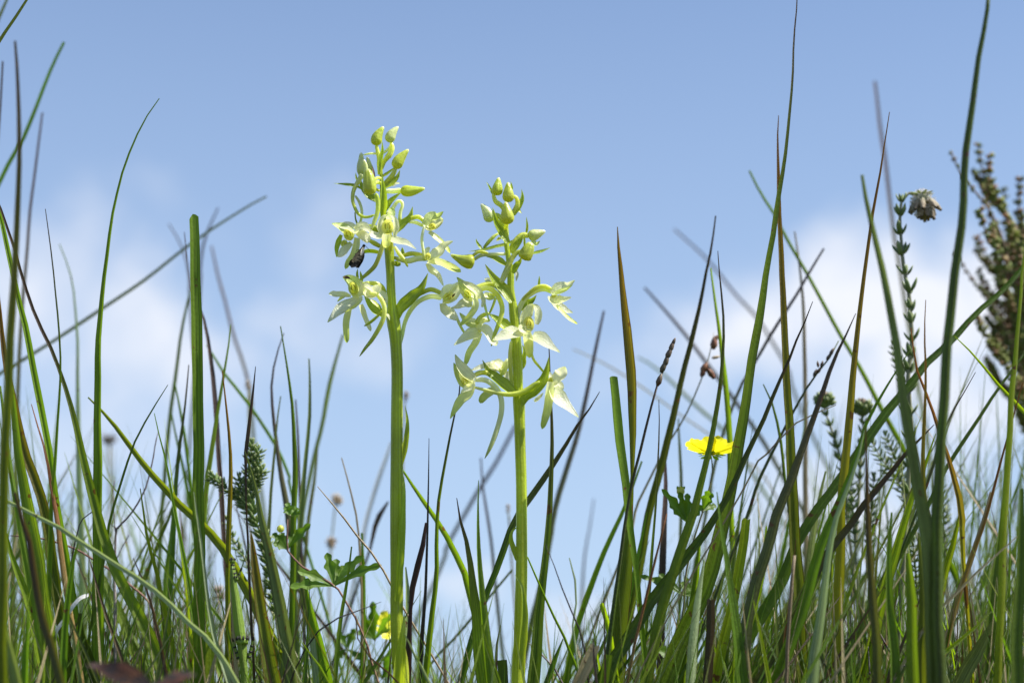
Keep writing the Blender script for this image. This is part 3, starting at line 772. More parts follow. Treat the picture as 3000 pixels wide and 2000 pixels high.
# upper flower on the side of the taller orchid
f = flower_node(B, [(1470, 852), (1445, 832), (1420, 834), (1396, 842), (1376, 846)], [12, 16, 16, 14, 12], bz=1, tz=-3, label='side flower with a folded, pointed green hood')
petal(f, 'sepal', [(1396, 876), (1376, 858), (1356, 838), (1338, 812)], 30, M_GREENPETAL, -6, -8, cup=.7, shape='lance')
petal(f, 'petal', [(1400, 876), (1396, 856), (1372, 838), (1350, 824)], 22, M_CREAM, -8, -9, cup=.7)
petal(f, 'petal', [(1388, 878), (1368, 874), (1352, 850), (1342, 828)], 22, M_CREAM, -6, -7, cup=.7)
column(f, 1370, 862, 24, 30, -7, ang=-.5)
petal(f, 'lip', [(1390, 872), (1392, 900), (1374, 930), (1349, 953)], 19, M_LIP, -9, -8, cup=.5, shape='strap')
petal(f, 'sepal', [(1384, 892), (1360, 890), (1340, 900), (1320, 903)], 30, M_WHITE, -4, -6, cup=.4, shape='tri')
petal(f, 'petal', [(1404, 850), (1410, 868), (1416, 884), (1412, 900)], 14, M_WHITE, -5, -5, cup=.6, shape='strap')
petal(f, 'petal', [(1412, 860), (1418, 888), (1424, 912), (1432, 940)], 8, M_GREENPETAL, -4, -4, cup=.6, shape='strap')
pipe(f, 'spur', [(1402, 850), (1429, 844), (1454, 860), (1468, 887), (1471, 912), (1461, 948), (1448, 982), (1439, 1014)], [13, 15, 16, 15, 14, 13, 11, 6], M_SPUR, -3, -5, n=38)
petal(f, 'petal', [(1450, 842), (1434, 828), (1420, 816)], 18, M_CREAM, 3, 3, cup=.5, shape='oval')
petal(f, 'petal', [(1416, 862), (1432, 872), (1450, 868)], 24, M_LIPYELLOW, 4, 4, cup=.5, shape='oval')
pipe(B, 'spur', [(1452, 872), (1444, 896), (1434, 918)], [8, 8, 6], M_SPUR, 3)
petal(B, 'bract', [(1498, 966), (1470, 950), (1448, 932), (1430, 918)], 27, M_BRACT, -3, -3, cup=.7, shape='bract', label='glossy bract with a yellow shine')
# middle flower, turned away
f = flower_node(B, [(1432, 918), (1418, 922), (1404, 932), (1396, 948)], [9, 12, 13, 14], bz=-2, tz=-4, label='flower turned away, showing the backs of its sepals')
petal(f, 'sepal', [(1396, 956), (1376, 950), (1360, 936), (1346, 916)], 24, M_GREENPETAL, -3, -4, cup=.5, shape='lance')
petal(f, 'sepal', [(1400, 946), (1384, 940), (1368, 938), (1352, 940)], 14, M_WHITE, -4, -4, cup=.5)
petal(f, 'sepal', [(1404, 972), (1384, 980), (1360, 992), (1330, 1011)], 38, M_CREAM, -5, -8, cup=.45, shape='tri')
petal(f, 'lip', [(1406, 974), (1392, 1006), (1374, 1034), (1363, 1069)], 21, M_LIP, -4, -4, cup=.4, shape='strap')
petal(f, 'sepal', [(1408, 958), (1426, 972), (1440, 996), (1455, 1012)], 27, M_WHITE, -5, -6, cup=.5, shape='strap')
pipe(f, 'petal', [(1402, 972), (1404, 950), (1416, 938), (1436, 938)], [18, 20, 16, 10], M_CREAM, -3, 0)
# front flower
f = flower_node(B, [(1522, 968), (1530, 960), (1540, 950)], [14, 16, 14], bz=-3, tz=-8, label='flower facing the viewer with wide-spread white sepals')
petal(f, 'sepal', [(1545, 935), (1552, 912), (1564, 890)], 24, M_CREAM, -7, -6, cup=.5, shape='lance')
petal(f, 'petal', [(1530, 952), (1536, 930), (1549, 908), (1563, 891)], 26, M_CREAM, -9, -9, cup=.5, shape='oval')
petal(f, 'petal', [(1572, 950), (1576, 930), (1573, 908), (1563, 891)], 22, M_CREAM, -9, -9, cup=.5, shape='oval')
column(f, 1549, 951, 38, 50, -9.5)
petal(f, 'sepal', [(1534, 978), (1502, 976), (1474, 986), (1443, 997)], 38, M_WHITE, -11, -14, cup=.4, shape='lance')
petal(f, 'sepal', [(1556, 984), (1582, 994), (1610, 1014), (1640, 1032)], 42, M_WHITE, -11, -14, cup=.4, shape='tri')
petal(f, 'lip', [(1543, 972), (1546, 1000), (1548, 1022), (1551, 1048)], 29, M_LIPYELLOW, -12, -13, cup=.5, shape='strap')
petal(f, 'petal', [(1526, 950), (1536, 966), (1550, 978)], 30, M_CREAM, -10.5, -11, cup=.3, shape='oval')
pipe(f, 'spur', [(1552, 1010), (1562, 1050), (1580, 1074), (1597, 1094)], [6, 8, 8, 6], M_SPUR, -3, -3)
petal(B, 'bract', [(1550, 906), (1548, 894), (1544, 881)], 9, M_BRACT, -3, -3, cup=.6)
petal(B, 'bract', [(1528, 1062), (1534, 1048), (1536, 1030), (1530, 1010)], 14, M_BRACT, 2, 2, cup=.6)
petal(B, 'bract', [(1528, 1082), (1536, 1064), (1540, 1046)], 12, M_BRACT, 3, 3, cup=.6)
# upper flower on the yellow flower's side
f = flower_node(B, [(1512, 956), (1518, 914), (1538, 874), (1572, 850), (1600, 847), (1618, 858)], [14, 17, 16, 17, 16, 14], m=M_SPURPALE, bz=1, tz=0, label='flower on a long arching stalk, sepals open like a beak')
pipe(f, 'ovary', [(1530, 880), (1547, 861), (1572, 842), (1597, 838), (1620, 850)], [6, 10, 12, 11, 9], M_OVARY, -1)
petal(f, 'sepal', [(1614, 858), (1640, 844), (1664, 838), (1684, 821)], 27, M_CREAM, -2, -3, cup=.6, shape='lance')
petal(f, 'petal', [(1618, 862), (1642, 856), (1662, 846), (1678, 834)], 14, M_GREENPETAL, -4, -4, cup=.6)
petal(f, 'sepal', [(1614, 866), (1626, 880), (1648, 880), (1674, 871)], 36, M_CREAM, -3, -5, cup=.35, shape='tri')
petal(f, 'sepal', [(1618, 884), (1632, 898), (1654, 910), (1678, 916)], 26, M_WHITE, -1, -2, cup=.5, shape='lance')
petal(f, 'lip', [(1630, 894), (1650, 918), (1670, 936), (1692, 949)], 11, M_LIPYELLOW, -4, -4, cup=.4, shape='strap')
column(f, 1622, 866, 16, 18, -3, ang=.8)
petal(B, 'bract', [(1577, 842), (1579, 828), (1580, 808)], 8, M_BRACT, 1, 1, cup=.6)
petal(B, 'bract', [(1524, 908), (1540, 896), (1560, 880), (1572, 864)], 24, M_BRACT, 4, 4, cup=.6, shape='bract')
# lowest flower beside the taller orchid
petal(B, 'bract', [(1506, 1154), (1478, 1132), (1450, 1108), (1430, 1090), (1420, 1070), (1413, 1054)], 30, M_BRACT, -4, -3, cup=.7, shape='bract', n=30, label='thick bract with a bright translucent patch')
f = flower_node(B, [(1440, 1104), (1425, 1092), (1405, 1092), (1386, 1102)], [9, 15, 15, 12], bz=-2, tz=-4, label='lowest flower beside the taller orchid, with a long straight spur')
petal(f, 'sepal', [(1388, 1114), (1364, 1096), (1344, 1068), (1333, 1038)], 32, M_CREAM, -6, -7, cup=.6, shape='lance')
petal(f, 'sepal', [(1372, 1136), (1354, 1124), (1338, 1096), (1329, 1062)], 26, M_GREENPETAL, -4, -6, cup=.7, shape='lance')
petal(f, 'petal', [(1392, 1124), (1374, 1122), (1356, 1108), (1344, 1090)], 24, M_CREAM, -7, -7, cup=.5)
column(f, 1362, 1118, 26, 30, -7, ang=-.5)
petal(f, 'sepal', [(1390, 1124), (1376, 1136), (1362, 1142), (1350, 1150)], 21, M_WHITE, -9, -9, cup=.5, shape='lance')
petal(f, 'lip', [(1386, 1128), (1372, 1154), (1350, 1174), (1334, 1198), (1319, 1226)], 30, M_LIP, -7, -7, cup=.4, shape='lance')
pipe(f, 'spur', [(1392, 1112), (1417, 1112), (1438, 1122), (1458, 1143), (1469, 1173), (1468, 1212), (1455, 1260), (1438, 1306), (1420, 1343)], [14, 15, 16, 16, 16, 15, 15, 12, 4], M_SPURPALE, -5, -6, n=40)
pipe(B, 'spur', [(1390, 1134), (1425, 1143), (1453, 1150), (1489, 1155), (1522, 1151), (1545, 1141), (1566, 1126), (1582, 1117)], [7, 10, 11, 13, 15, 16, 15, 11], M_SPUR, -6, -6, n=38, label='yellow-green spur lying level across the front of the stem')
petal(B, 'lip', [(1450, 1142), (1434, 1152), (1418, 1164), (1406, 1180)], 25, M_LIP, -1, -1, cup=.5, shape='strap')
f = flower_node(B, [(1490, 1052), (1478, 1072), (1464, 1092)], [12, 20, 18], m=M_SPURPALE, bz=5, label='white flower behind the stem')
petal(f, 'sepal', [(1462, 1082), (1438, 1072), (1410, 1076), (1378, 1086)], 19, M_WHITE, 5, 4, cup=.5, shape='lance')
petal(f, 'sepal', [(1470, 1086), (1454, 1076), (1442, 1082), (1430, 1092)], 34, M_WHITE, 4, 4, cup=.5, shape='oval')
petal(f, 'petal', [(1474, 1080), (1462, 1068), (1448, 1058)], 24, M_WHITE, 3, 3, cup=.5, shape='oval')
petal(f, 'sepal', [(1486, 1086), (1484, 1104), (1488, 1124)], 19, M_WHITE, 4, 4, cup=.5, shape='strap')
petal(f, 'petal', [(1486, 1058), (1478, 1080), (1468, 1100)], 20, M_LIP, 3, 3, cup=.5, shape='strap')
pipe(B, 'spur', [(1498, 1000), (1495, 1030), (1495, 1070), (1498, 1110), (1501, 1146)], [9, 13, 13, 12, 8], M_SPUR, -1, label='spur hanging straight down along the stem')
# lowest flower beside the big bract
petal(B, 'bract', [(1526, 1186), (1540, 1166), (1566, 1146), (1588, 1120), (1600, 1088), (1608, 1045)], 34, M_BRACT, -5, -6, cup=.7, shape='bract', n=30, label='boat-shaped bract with a long pale point')
f = flower_node(B, [(1532, 1168), (1552, 1148), (1578, 1126), (1600, 1112)], [12, 18, 18, 14], m=M_SPURPALE, bz=0, tz=-3, label='lowest flower with a broad white wing-like sepal and long lip')
petal(f, 'sepal', [(1616, 1128), (1630, 1110), (1644, 1096), (1656, 1074)], 36, M_WHITE, -4, -6, cup=.4, shape='broad')
petal(f, 'petal', [(1622, 1124), (1636, 1132), (1640, 1146)], 26, M_CREAM, -3, -3, cup=.5, shape='oval')
petal(f, 'petal', [(1590, 1104), (1598, 1094), (1610, 1098), (1618, 1116)], 14, M_WHITE, -2, -4, cup=.6, shape='strap')
column(f, 1612, 1116, 20, 24, -5)
petal(f, 'sepal', [(1620, 1134), (1636, 1166), (1662, 1192), (1695, 1222)], 44, M_WHITE, -6, -8, cup=.35, shape='tri')
petal(f, 'lip', [(1612, 1118), (1608, 1160), (1602, 1204), (1588, 1256)], 26, M_LIP, -8, -7, cup=.5, shape='strap')
petal(f, 'sepal', [(1534, 1166), (1552, 1150), (1568, 1140), (1580, 1134)], 16, M_WHITE, 2, 2, cup=.5)
petal(f, 'petal', [(1566, 1176), (1580, 1164), (1592, 1150)], 12, M_WHITE, 2, 2, cup=.5)

# ================================================================== the moth
M_WING = plant('moth_wing', (0.022, 0.018, 0.013), (0.035, 0.028, 0.020), trans=0.03, streak=.6, nstreak=3, rough=.8, spec=.1, spots=1.9, spotcol=(.16, .13, .09), bump=.5, vary=0)
M_WINGDARK = plant('moth_wing_fringe', (0.010, 0.009, 0.009), trans=0.03, rough=.8, vary=0)
M_WINGPALE = plant('moth_wing_patch', (0.75, 0.66, 0.55), trans=0.1, rough=.7, vary=0)
M_BAND = plant('moth_wing_band', (.24, .20, .14), trans=0.05, rough=.8, vary=0)
mo = at(1052, 750, OD - .012)
moth = thing('moth', mo, 'tiny dark brown moth with pale banded wings clinging to the orchid flower', 'moth')
def mp(x, y, z=0): return at(x, y, OD - .012 + z * .001)
body = part('body', tube(catmull([mp(1067, 719), mp(1060, 732), mp(1052, 750), mp(1045, 768)], 14), [px(OD) * v for v in (2, 3.6, 4.6, 5, 6, 7, 7, 7, 6.5, 6, 5, 4, 3, 1)], 10), M_WING, moth)
part('head', ball(mp(1066, 720), px(OD) * 4.6, seg=10), M_WING, moth)
w_ = px(OD)
def wing(pts, ws, z0, z1, m, nm='wing', cup=.5, roll=0):
    C = catmull([mp(p[0], p[1], z0 + (z1 - z0) * i / (len(pts) - 1)) for i, p in enumerate(pts)], 14)
    kk = [(i / (len(ws) - 1), v) for i, v in enumerate(ws)]
    return part(nm, ribbon(C, [w_ * .5 * along(kk, i / 13) for i in range(14)], cup=cup, cols=6, roll=roll), m, moth)
fw = wing([(1064, 726), (1054, 748), (1040, 772)], [8, 18, 24, 26, 22], -1.2, -1.4, M_WING)
wing([(1062, 726), (1058, 748), (1050, 774)], [8, 16, 22, 22, 16], -.6, -.9, M_WING)
wing([(1064, 724), (1062, 736), (1058, 748)], [3, 9, 8, 3], -1.8, -2.0, M_WINGPALE, 'wing_patch')
wing([(1040, 768), (1032, 775), (1026, 780)], [24, 24, 14], -1.5, -1.5, M_WINGDARK, 'wing_fringe')
wing([(1050, 770), (1048, 779), (1048, 785)], [18, 16, 8], -1.2, -1.2, M_WINGDARK, 'wing_fringe')
for a_, b_2 in (((1046, 742), (1062, 748)), ((1043, 752), (1060, 757)), ((1040, 762), (1056, 766))):
    wing([a_, ((a_[0] + b_2[0]) / 2, (a_[1] + b_2[1]) / 2 - 2), b_2], [.8, 1.3, .8], -4.2, -3.6, M_BAND, 'wing_band')
for pts in ([(1068, 718), (1076, 726), (1086, 737)], [(1067, 722), (1063, 745), (1064, 763)]):
    C = catmull([mp(*p) for p in pts], 8)
    part('antenna', tube(C, [w_ * .7] * 8, 5), M_WINGDARK, moth)
for pts in ([(1060, 730, 0), (1050, 732, 1), (1044, 734, 3)], [(1056, 738, 0), (1046, 742, 1), (1040, 744, 3)], [(1054, 742, 0), (1060, 744, 1), (1066, 742, 3)]):
    C = catmull([mp(*p) for p in pts], 6)
    part('leg', tube(C, [w_ * .9] * 6, 5), M_WINGDARK, moth)
# ------------------------------------------------------------------ ground
def ground_mat():
    m = bpy.data.materials.new('boggy_ground'); m.use_nodes = True
    nt = m.node_tree; N, L = nt.nodes, nt.links
    pb = N['Principled BSDF']; pb.inputs['Roughness'].default_value = .95
    tc = N.new('ShaderNodeTexCoord')
    n1 = N.new('ShaderNodeTexNoise'); n1.inputs['Scale'].default_value = 9; n1.inputs['Detail'].default_value = 10
    L.new(tc.outputs['Object'], n1.inputs['Vector'])
    r = N.new('ShaderNodeValToRGB'); L.new(n1.outputs['Fac'], r.inputs[0])
    e = r.color_ramp.elements
    e[0].position = .35; e[0].color = (.035, .028, .015, 1); e[1].position = .68; e[1].color = (.075, .10, .025, 1)
    x = e.new(.52); x.color = (.055, .065, .02, 1)
    L.new(r.outputs[0], pb.inputs['Base Color'])
    n2 = N.new('ShaderNodeTexNoise'); n2.inputs['Scale'].default_value = 60; n2.inputs['Detail'].default_value = 8
    L.new(tc.outputs['Object'], n2.inputs['Vector'])
    bp = N.new('ShaderNodeBump'); bp.inputs['Strength'].default_value = .8; bp.inputs['Distance'].default_value = .01
    L.new(n2.outputs['Fac'], bp.inputs['Height']); L.new(bp.outputs[0], pb.inputs['Normal'])
    return m
def ground():
    g = Geo()
    ys = [-3, -1, -.4, 0, .2] + [.3 + .06 * i for i in range(30)] + [2.5, 4, 8, 20, 60, 200, 700, 1500]
    xs = [-1500, -300, -60, -12, -4] + [-1.5 + .1 * i for i in range(31)] + [4, 12, 60, 300, 1500]
    rows = []
    for y in ys:
        rows.append([Vector((x, y, (noise.noise(Vector((x * 9, y * 9, 0))) * .006 - .006) if abs(x) < 1.6 and y < 2.2 else -.004)) for x in xs])
    g.grid(rows)
    return solo('ground', g, ground_mat(), Vector((0, 0, 0)), kind='structure')
ground()

# ------------------------------------------------------------------ grass and sedge tissue
GREEN, DGREEN, YGREEN, OLIVE = (0.120, 0.190, 0.016), (0.076, 0.120, 0.014), (0.20, 0.26, 0.012), (0.10, 0.115, 0.014)
GREY, BROWN, STRAW, PURPLE, PALE, RED = (0.145, 0.175, 0.05), (0.085, 0.058, 0.028), (0.42, 0.34, 0.20), (0.060, 0.036, 0.032), (0.30, 0.37, 0.20), (0.16, 0.07, 0.02)
TC = (2.3, 2.5, 0.5)
def bl(name, a, b=None, tip=None, **k):
    k.setdefault('trans', .48); k.setdefault('tcol', TC); k.setdefault('streak', .5); k.setdefault('nstreak', 15); k.setdefault('rough', .42)
    k.setdefault('spec', .42); k.setdefault('bump', .6); k.setdefault('spots', .7); k.setdefault('vary', .28); k.setdefault('edge', .35)
    return plant('grass_' + name, a, b, tip, **k)
BM = {
    'g': bl('green', GREEN, GREEN), 'gp': bl('green_purple_tip', GREEN, GREEN, PURPLE, tip_at=.97, tip_len=.2), 'gr': bl('green_red_tip', GREEN, OLIVE, RED, tip_at=.96, tip_len=.25),
    'gq': bl('green_brown_top', GREEN, GREEN, PURPLE, tip_at=.84, tip_len=.14),
    'd': bl('dark', DGREEN, DGREEN, trans=.38), 'dp': bl('dark_purple_tip', DGREEN, DGREEN, PURPLE, tip_at=.95, tip_len=.25, trans=.3),
    'y': bl('lime', YGREEN, YGREEN), 'yr': bl('lime_red_tip', YGREEN, (.24, .22, .02), (.20, .09, .035), tip_at=.9, tip_len=.3),
    'o': bl('olive', OLIVE, OLIVE), 'op': bl('olive_purple_tip', OLIVE, OLIVE, PURPLE, tip_at=.95, tip_len=.3), 'ob': bl('olive_brown', DGREEN, OLIVE, RED, tip_at=.97, tip_len=.3, edge=.8, edgecol=(.03, .012, .008)),
    'e': bl('grey', GREY, GREY, trans=.35, tcol=(1.7, 1.8, 1.0)), 'ep': bl('grey_purple', GREY, GREY, (.12, .09, .10), tip_at=.9, tip_len=.3, trans=.35, tcol=(1.6, 1.6, 1.1)),
    'p': bl('pale', PALE, PALE, trans=.4, tcol=(1.3, 1.35, .8)), 's': bl('straw', STRAW, STRAW, trans=.3, tcol=(1.2, 1.1, .8), edge=.1),
    'b': bl('brown', BROWN, BROWN, trans=.2, tcol=(1.8, 1.4, .8)), 'u': bl('purple', (.07, .06, .04), PURPLE, trans=.2, tcol=(1.6, 1.3, 1.0)),
    'gu': bl('green_to_purple', GREEN, PURPLE, (.05, .028, .03), tip_at=.95, trans=.3), 'so': bl('straw_orange', (.24, .20, .07), (.22, .16, .05), RED, trans=.3, tcol=(1.6, 1.2, .6), edge=.3),
    'gv': bl('dark_green_to_purple', (.10, .14, .02), (.075, .080, .028), PURPLE, tip_at=.9, tip_len=.2, trans=.3),
    'ob2': bl('dark_olive_red_edge', (.09, .13, .015), (.10, .12, .015), (.12, .08, .02), tip_at=.98, tip_len=.15, edge=.8, edgecol=(.10, .03, .02)),
    'yb': bl('yellow_blotched', (.20, .24, .015), (.22, .20, .02), (.14, .06, .03), tip_at=.86, tip_len=.16, spots=1.6),
    'w': bl('white', (.66, .66, .62), (.72, .71, .68), trans=.3, tcol=(1, 1, 1), rough=.6, spots=.3, edge=0), 'k': bl('black_brown', (.05, .03, .015), (.03, .018, .012), (.02, .012, .01), trans=.1, edge=0),
}
N_BLADES = [0]

def to_ground(C):
    """continue a traced blade from its lowest traced point down to its root"""
    p, q = C[0], C[min(2, len(C) - 1)]
    v = p - q
    z0 = max(p.z, 0.01)
    if v.z < -1e-5:
        s = Vector((v.x / -v.z, v.y / -v.z, -1))
    else:
        s = Vector((v.x * 8, 0, -1))
    lim = .55
    s.x = max(-lim, min(lim, s.x)); s.y = max(-.2, min(.2, s.y))
    a = p + s * (z0 * .4)
    b = p + Vector((s.x * .72, s.y * .72, -1)) * z0
    b.z = 0
    return [b - Vector((0, 0, .004)), a]

def blade(key, pts, ws, d, label, cut=None, kind='vee', roll=None, name='grass_blade', cat='grass blade', group=None, cup=None, n=None, rooted=True, dtip=0.0):
    """pts run from the tip down; ws are widths in photograph pixels at even steps along them, tip first"""
    rnd = random.Random(hash_(label))
    m = len(pts)
    C = [at(x, y, d + dtip * (1 - i / (m - 1))) for i, (x, y) in enumerate(pts)][::-1]
    W = list(ws)[::-1]
    L = [0]
    for a, b in zip(C, C[1:]): L.append(L[-1] + (b - a).length)
    base = to_ground(C) if rooted else []
    Lb = 0
    full = base + C
    Lf = [0]
    for a, b in zip(full, full[1:]): Lf.append(Lf[-1] + (b - a).length)
    l0 = Lf[len(base)] if base else 0
    keys = [(0, W[0] * 1.02)] if base else []
    keys += [((l0 + L[-1] * i / (len(W) - 1)) / Lf[-1], w) for i, w in enumerate(W)]
    n = n or max(26, min(64, int(Lf[-1] / .007)))
    Q = catmull(full, n)
    wob = along(keys, .5) * px(d) * .16           # nothing grows perfectly straight
    sx_, sw_ = rnd.uniform(0, 50), rnd.uniform(5, 11)
    Q = [q + Vector((noise.noise(Vector((sx_ + q.z * 55, 0, 0))), noise.noise(Vector((0, sx_ + q.z * 40, 3))), 0)) * wob * min(1, along(keys, i / (n - 1)) / (along(keys, .5) + 1e-6)) for i, q in enumerate(Q)]
    k = px(d) * .5 * (1.05 if kind != 'stem' else 1.0)
    if kind == 'stem':
        rr = [max(k * along(keys, i / (n - 1)), .00008) for i in range(n)]
        g = tube(Q, rr, 8, ridge=.05, nridge=5)
    else:
        r0 = rnd.uniform(-.5, .5) if roll is None else roll
        r1 = r0 + rnd.uniform(-.35, .35)
        co = [1 / math.cos(r0 + (r1 - r0) * i / (n - 1)) for i in range(n)]
        Wd = [max(k * along(keys, i / (n - 1)) * co[i] * (1 + .10 * noise.noise(Vector((sx_, i * .35, 7)))), .00006) for i in range(n)]
        cu = cup if cup is not None else rnd.choice((.4, .55, .7, -.5))
        g = ribbon(Q, Wd, cup=cu, cols=4 if d < .68 else 2, roll=r0, roll2=r1, vee=True)
        if cut:      # a bitten-off end: ragged teeth instead of a point
            mcols = (4 if d < .68 else 2) + 1
            last = len(g.v) - mcols
            t = (Q[-1] - Q[-2]).normalized()
            for j in range(mcols): g.v[last + j] = g.v[last + j] + t * (cut[j % len(cut)] * px(d))
    N_BLADES[0] += 1
    org = Vector((full[0].x, full[0].y, 0)) if rooted else full[0].copy()
    return solo(name, g, BM[key], org, label, cat, group)

def hash_(s):
    h = 7
    for ch in s: h = (h * 131 + ord(ch)) % 1000003
    return h

SHARP = 'grass blades standing around the orchids'
def B_(key, pts, ws, d, label, **k):
    k.setdefault('group', SHARP)
    return blade(key, pts, ws, d, label, **k)

# ---- far side of the picture's west edge to the taller orchid
B_('o', [(96, -60), (78, 0), (40, 58), (0, 118), (-60, 225), (-150, 460), (-220, 800)], [6, 9, 12, 14, 16, 18, 20], .60, 'olive blade cutting across the top corner, entering far above the other grass')
B_('e', [(34, -40), (20, 0), (0, 45), (-50, 180), (-120, 460)], [5, 8, 9, 10, 12], .72, 'blurred grey-green blade just outside the olive corner blade')
B_('op', [(44, 120), (50, 200), (57, 400), (54, 560), (44, 780), (36, 900), (30, 1000), (20, 1250), (10, 1500), (4, 2000)], [6, 12, 16, 22, 26, 29, 32, 34], .50, 'thick blurred olive-yellow blade standing almost upright by the frame edge', roll=.1)
B_('g', [(188, 124), (150, 200), (100, 330), (62, 420), (36, 460), (-4, 540), (-70, 680), (-140, 900)], [7, 9, 11, 12, 13, 13], .73, 'blurred green blade crossing behind the thick olive-yellow one')
B_('ep', [(8, 180), (3, 280), (-8, 460), (-20, 800)], [5, 7, 9, 10], .70, 'purplish blade tip just inside the frame edge near the top')
B_('ep', [(124, 330), (105, 480), (88, 620), (75, 780), (65, 900), (58, 1000), (50, 1200), (44, 1500)], [5, 7, 9, 10, 11, 12], .76, 'blurred blue-grey blade rising between the olive-yellow blade and the purple needle')
B_('g', [(467, 289), (440, 325), (415, 370), (395, 410), (375, 460), (358, 508), (342, 570), (328, 640), (315, 740), (305, 820), (297, 900), (290, 1000), (287, 1200), (288, 1500), (290, 1950)], [3, 6, 8, 12, 17, 21, 25, 29, 33, 36], .60, 'tall sharp green blade bowing over at its thin tip', roll=.2, cup=.45)
B_('gq', [(-20, 560), (0, 605), (20, 665), (40, 722), (62, 800), (85, 870), (110, 940), (140, 1000), (165, 1060), (190, 1130), (215, 1215), (240, 1320), (268, 1440), (300, 1560), (345, 1680), (395, 1780), (440, 1870), (480, 1960)], [5, 8, 9, 10, 16, 24, 28, 30, 36], .598, 'long sharp blade, brown-purple above and broad green below, slanting behind the tall bowed blade')
B_('g', [(-30, 540), (0, 630), (16, 700), (35, 790), (60, 900), (75, 960), (92, 1050), (113, 1150), (130, 1250), (148, 1350), (165, 1480), (190, 1620), (210, 1740), (235, 1960)], [10, 13, 16, 18, 20, 22, 24], .605, 'sharp bright green blade leaning in from the edge beside the brown-purple one')
B_('gp', [(133, 612), (145, 700), (155, 780), (165, 880), (172, 950), (177, 1050), (176, 1130), (172, 1200), (165, 1300), (158, 1400), (149, 1500), (144, 1700)], [2, 4, 5, 6, 7, 10, 12, 15], .59, 'slender upright needle, purple at the tip, crossing the brown-purple blade')
B_('p', [(174, 715), (200, 780), (214, 840), (222, 920), (227, 1000), (228, 1150), (232, 1350), (238, 1550), (245, 1800)], [3, 6, 9, 14, 17, 20, 22], .75, 'blurred pale green blade fading at its top, just before the tall bowed blade')
B_('e', [(782, 576), (750, 592), (640, 660), (540, 730), (420, 825), (300, 905), (180, 985), (60, 1060), (-20, 1110), (-160, 1230), (-280, 1450)], [6, 9, 11, 12, 12, 13, 14], .78, 'long blurred grey-green blade lying diagonally across to the broken-topped blade')
B_('g', [(566, 626), (569, 700), (571, 800), (576, 1000), (578, 1200), (581, 1500), (582, 1700), (583, 2000)], [24, 27, 28, 29, 29, 29, 30], .60, 'broad upright green blade broken off square with a ragged top', cut=(-18, -8, 0, -2, -9), roll=-.35, cup=.6)
B_('u', [(540, 680), (548, 760), (556, 840), (585, 900), (604, 960), (618, 1060), (628, 1150), (636, 1260), (645, 1400), (652, 1520)], [2, 4, 8, 12, 13, 13, 13], .68, 'brownish blade peeping out behind the broken-topped blade')
B_('ep', [(640, 608), (612, 670), (596, 720), (586, 790), (584, 900)], [4, 8, 8, 8], .86, 'very blurred bluish tip crossing the long diagonal blade')
B_('ep', [(494, 655), (530, 715), (548, 770), (556, 830), (560, 930)], [3, 5, 6, 7], .86, 'very blurred pinkish tip touching the diagonal blade just before the broken-topped one')
B_('ep', [(620, 720), (640, 810), (662, 890), (684, 980), (715, 1070), (735, 1160), (745, 1300)], [5, 8, 9, 9, 10], .88, 'very blurred lilac blade sloping away behind the broken-topped blade')
B_('e', [(558, 850), (540, 930), (527, 1000), (510, 1140), (495, 1250), (482, 1400), (474, 1500), (470, 1600)], [6, 9, 11, 12, 12], .75, 'blurred grey blade leaning towards the broken-topped blade from its shaded side')
B_('g', [(606, 1010), (625, 1040), (650, 1085), (724, 1178), (798, 1287), (823, 1335), (849, 1400), (862, 1480)], [5, 8, 9, 9, 9, 8], .73, 'blurred green blade sloping down from the broken-topped blade to the orchid')
B_('d', [(676, 950), (672, 1000), (656, 1100), (641, 1200), (625, 1300), (610, 1400), (600, 1500), (592, 1620)], [4, 8, 13, 16, 18, 19], .66, 'soft dark green blade leaning over behind the broken-topped blade')
B_('gp', [(553, 1068), (545, 1150), (537, 1220), (526, 1300), (515, 1400), (508, 1500), (503, 1620)], [3, 7, 12, 15, 16], .66, 'purple-tipped blade standing close before the broken-topped blade')
B_('g', [(512, 1118), (534, 1230), (548, 1330), (562, 1430), (568, 1520)], [4, 9, 10, 12], .71, 'blurred green blade crossing behind the purple-tipped one')
B_('g', [(503, 1212), (520, 1300), (542, 1400), (560, 1500), (575, 1600)], [4, 8, 10, 12], .72, 'short blurred blade leaning against the purple-tipped blade')
B_('g', [(452, 1210), (470, 1290), (486, 1350), (500, 1430), (512, 1500), (525, 1560), (548, 1680), (565, 1790), (580, 1900)], [2, 5, 8, 10, 12, 12], .62, 'thin sharp-pointed blade standing between the arched wisp and the broken-topped blade')
B_('d', [(492, 1127), (465, 1170), (440, 1210), (410, 1265), (388, 1310), (368, 1370), (350, 1430), (330, 1495), (315, 1560), (308, 1620)], [2, 5, 6, 7, 8, 8], .60, 'thin dark wisp arching out over the olive diagonal')
B_('o', [(258, 1163), (302, 1206), (345, 1255), (385, 1310), (430, 1370), (480, 1425), (530, 1480), (590, 1535), (650, 1600), (705, 1690), (760, 1790), (810, 1900)], [4, 12, 17, 20, 23, 27, 30, 34], .63, 'wide olive-green blade running diagonally down to the horsetail', roll=.25)
B_('ob', [(-6, 850), (6, 980), (28, 1120), (55, 1250), (80, 1350), (100, 1400), (125, 1470), (146, 1560), (160, 1700)], [6, 14, 22, 24, 26, 28], .60, 'dark brown-stained blade low against the frame edge')
B_('so', [(92, 1183), (105, 1230), (124, 1290), (138, 1345), (152, 1430), (170, 1530), (182, 1640)], [2, 5, 8, 12, 14], .59, 'short blade with a withered red-brown point and yellow lower half')
B_('g', [(34, 1130), (45, 1230), (54, 1330), (72, 1430), (95, 1540), (120, 1700), (145, 1900)], [12, 24, 34, 38, 40], .585, 'very wide striped green blade low by the frame edge', roll=.15, cup=.25)
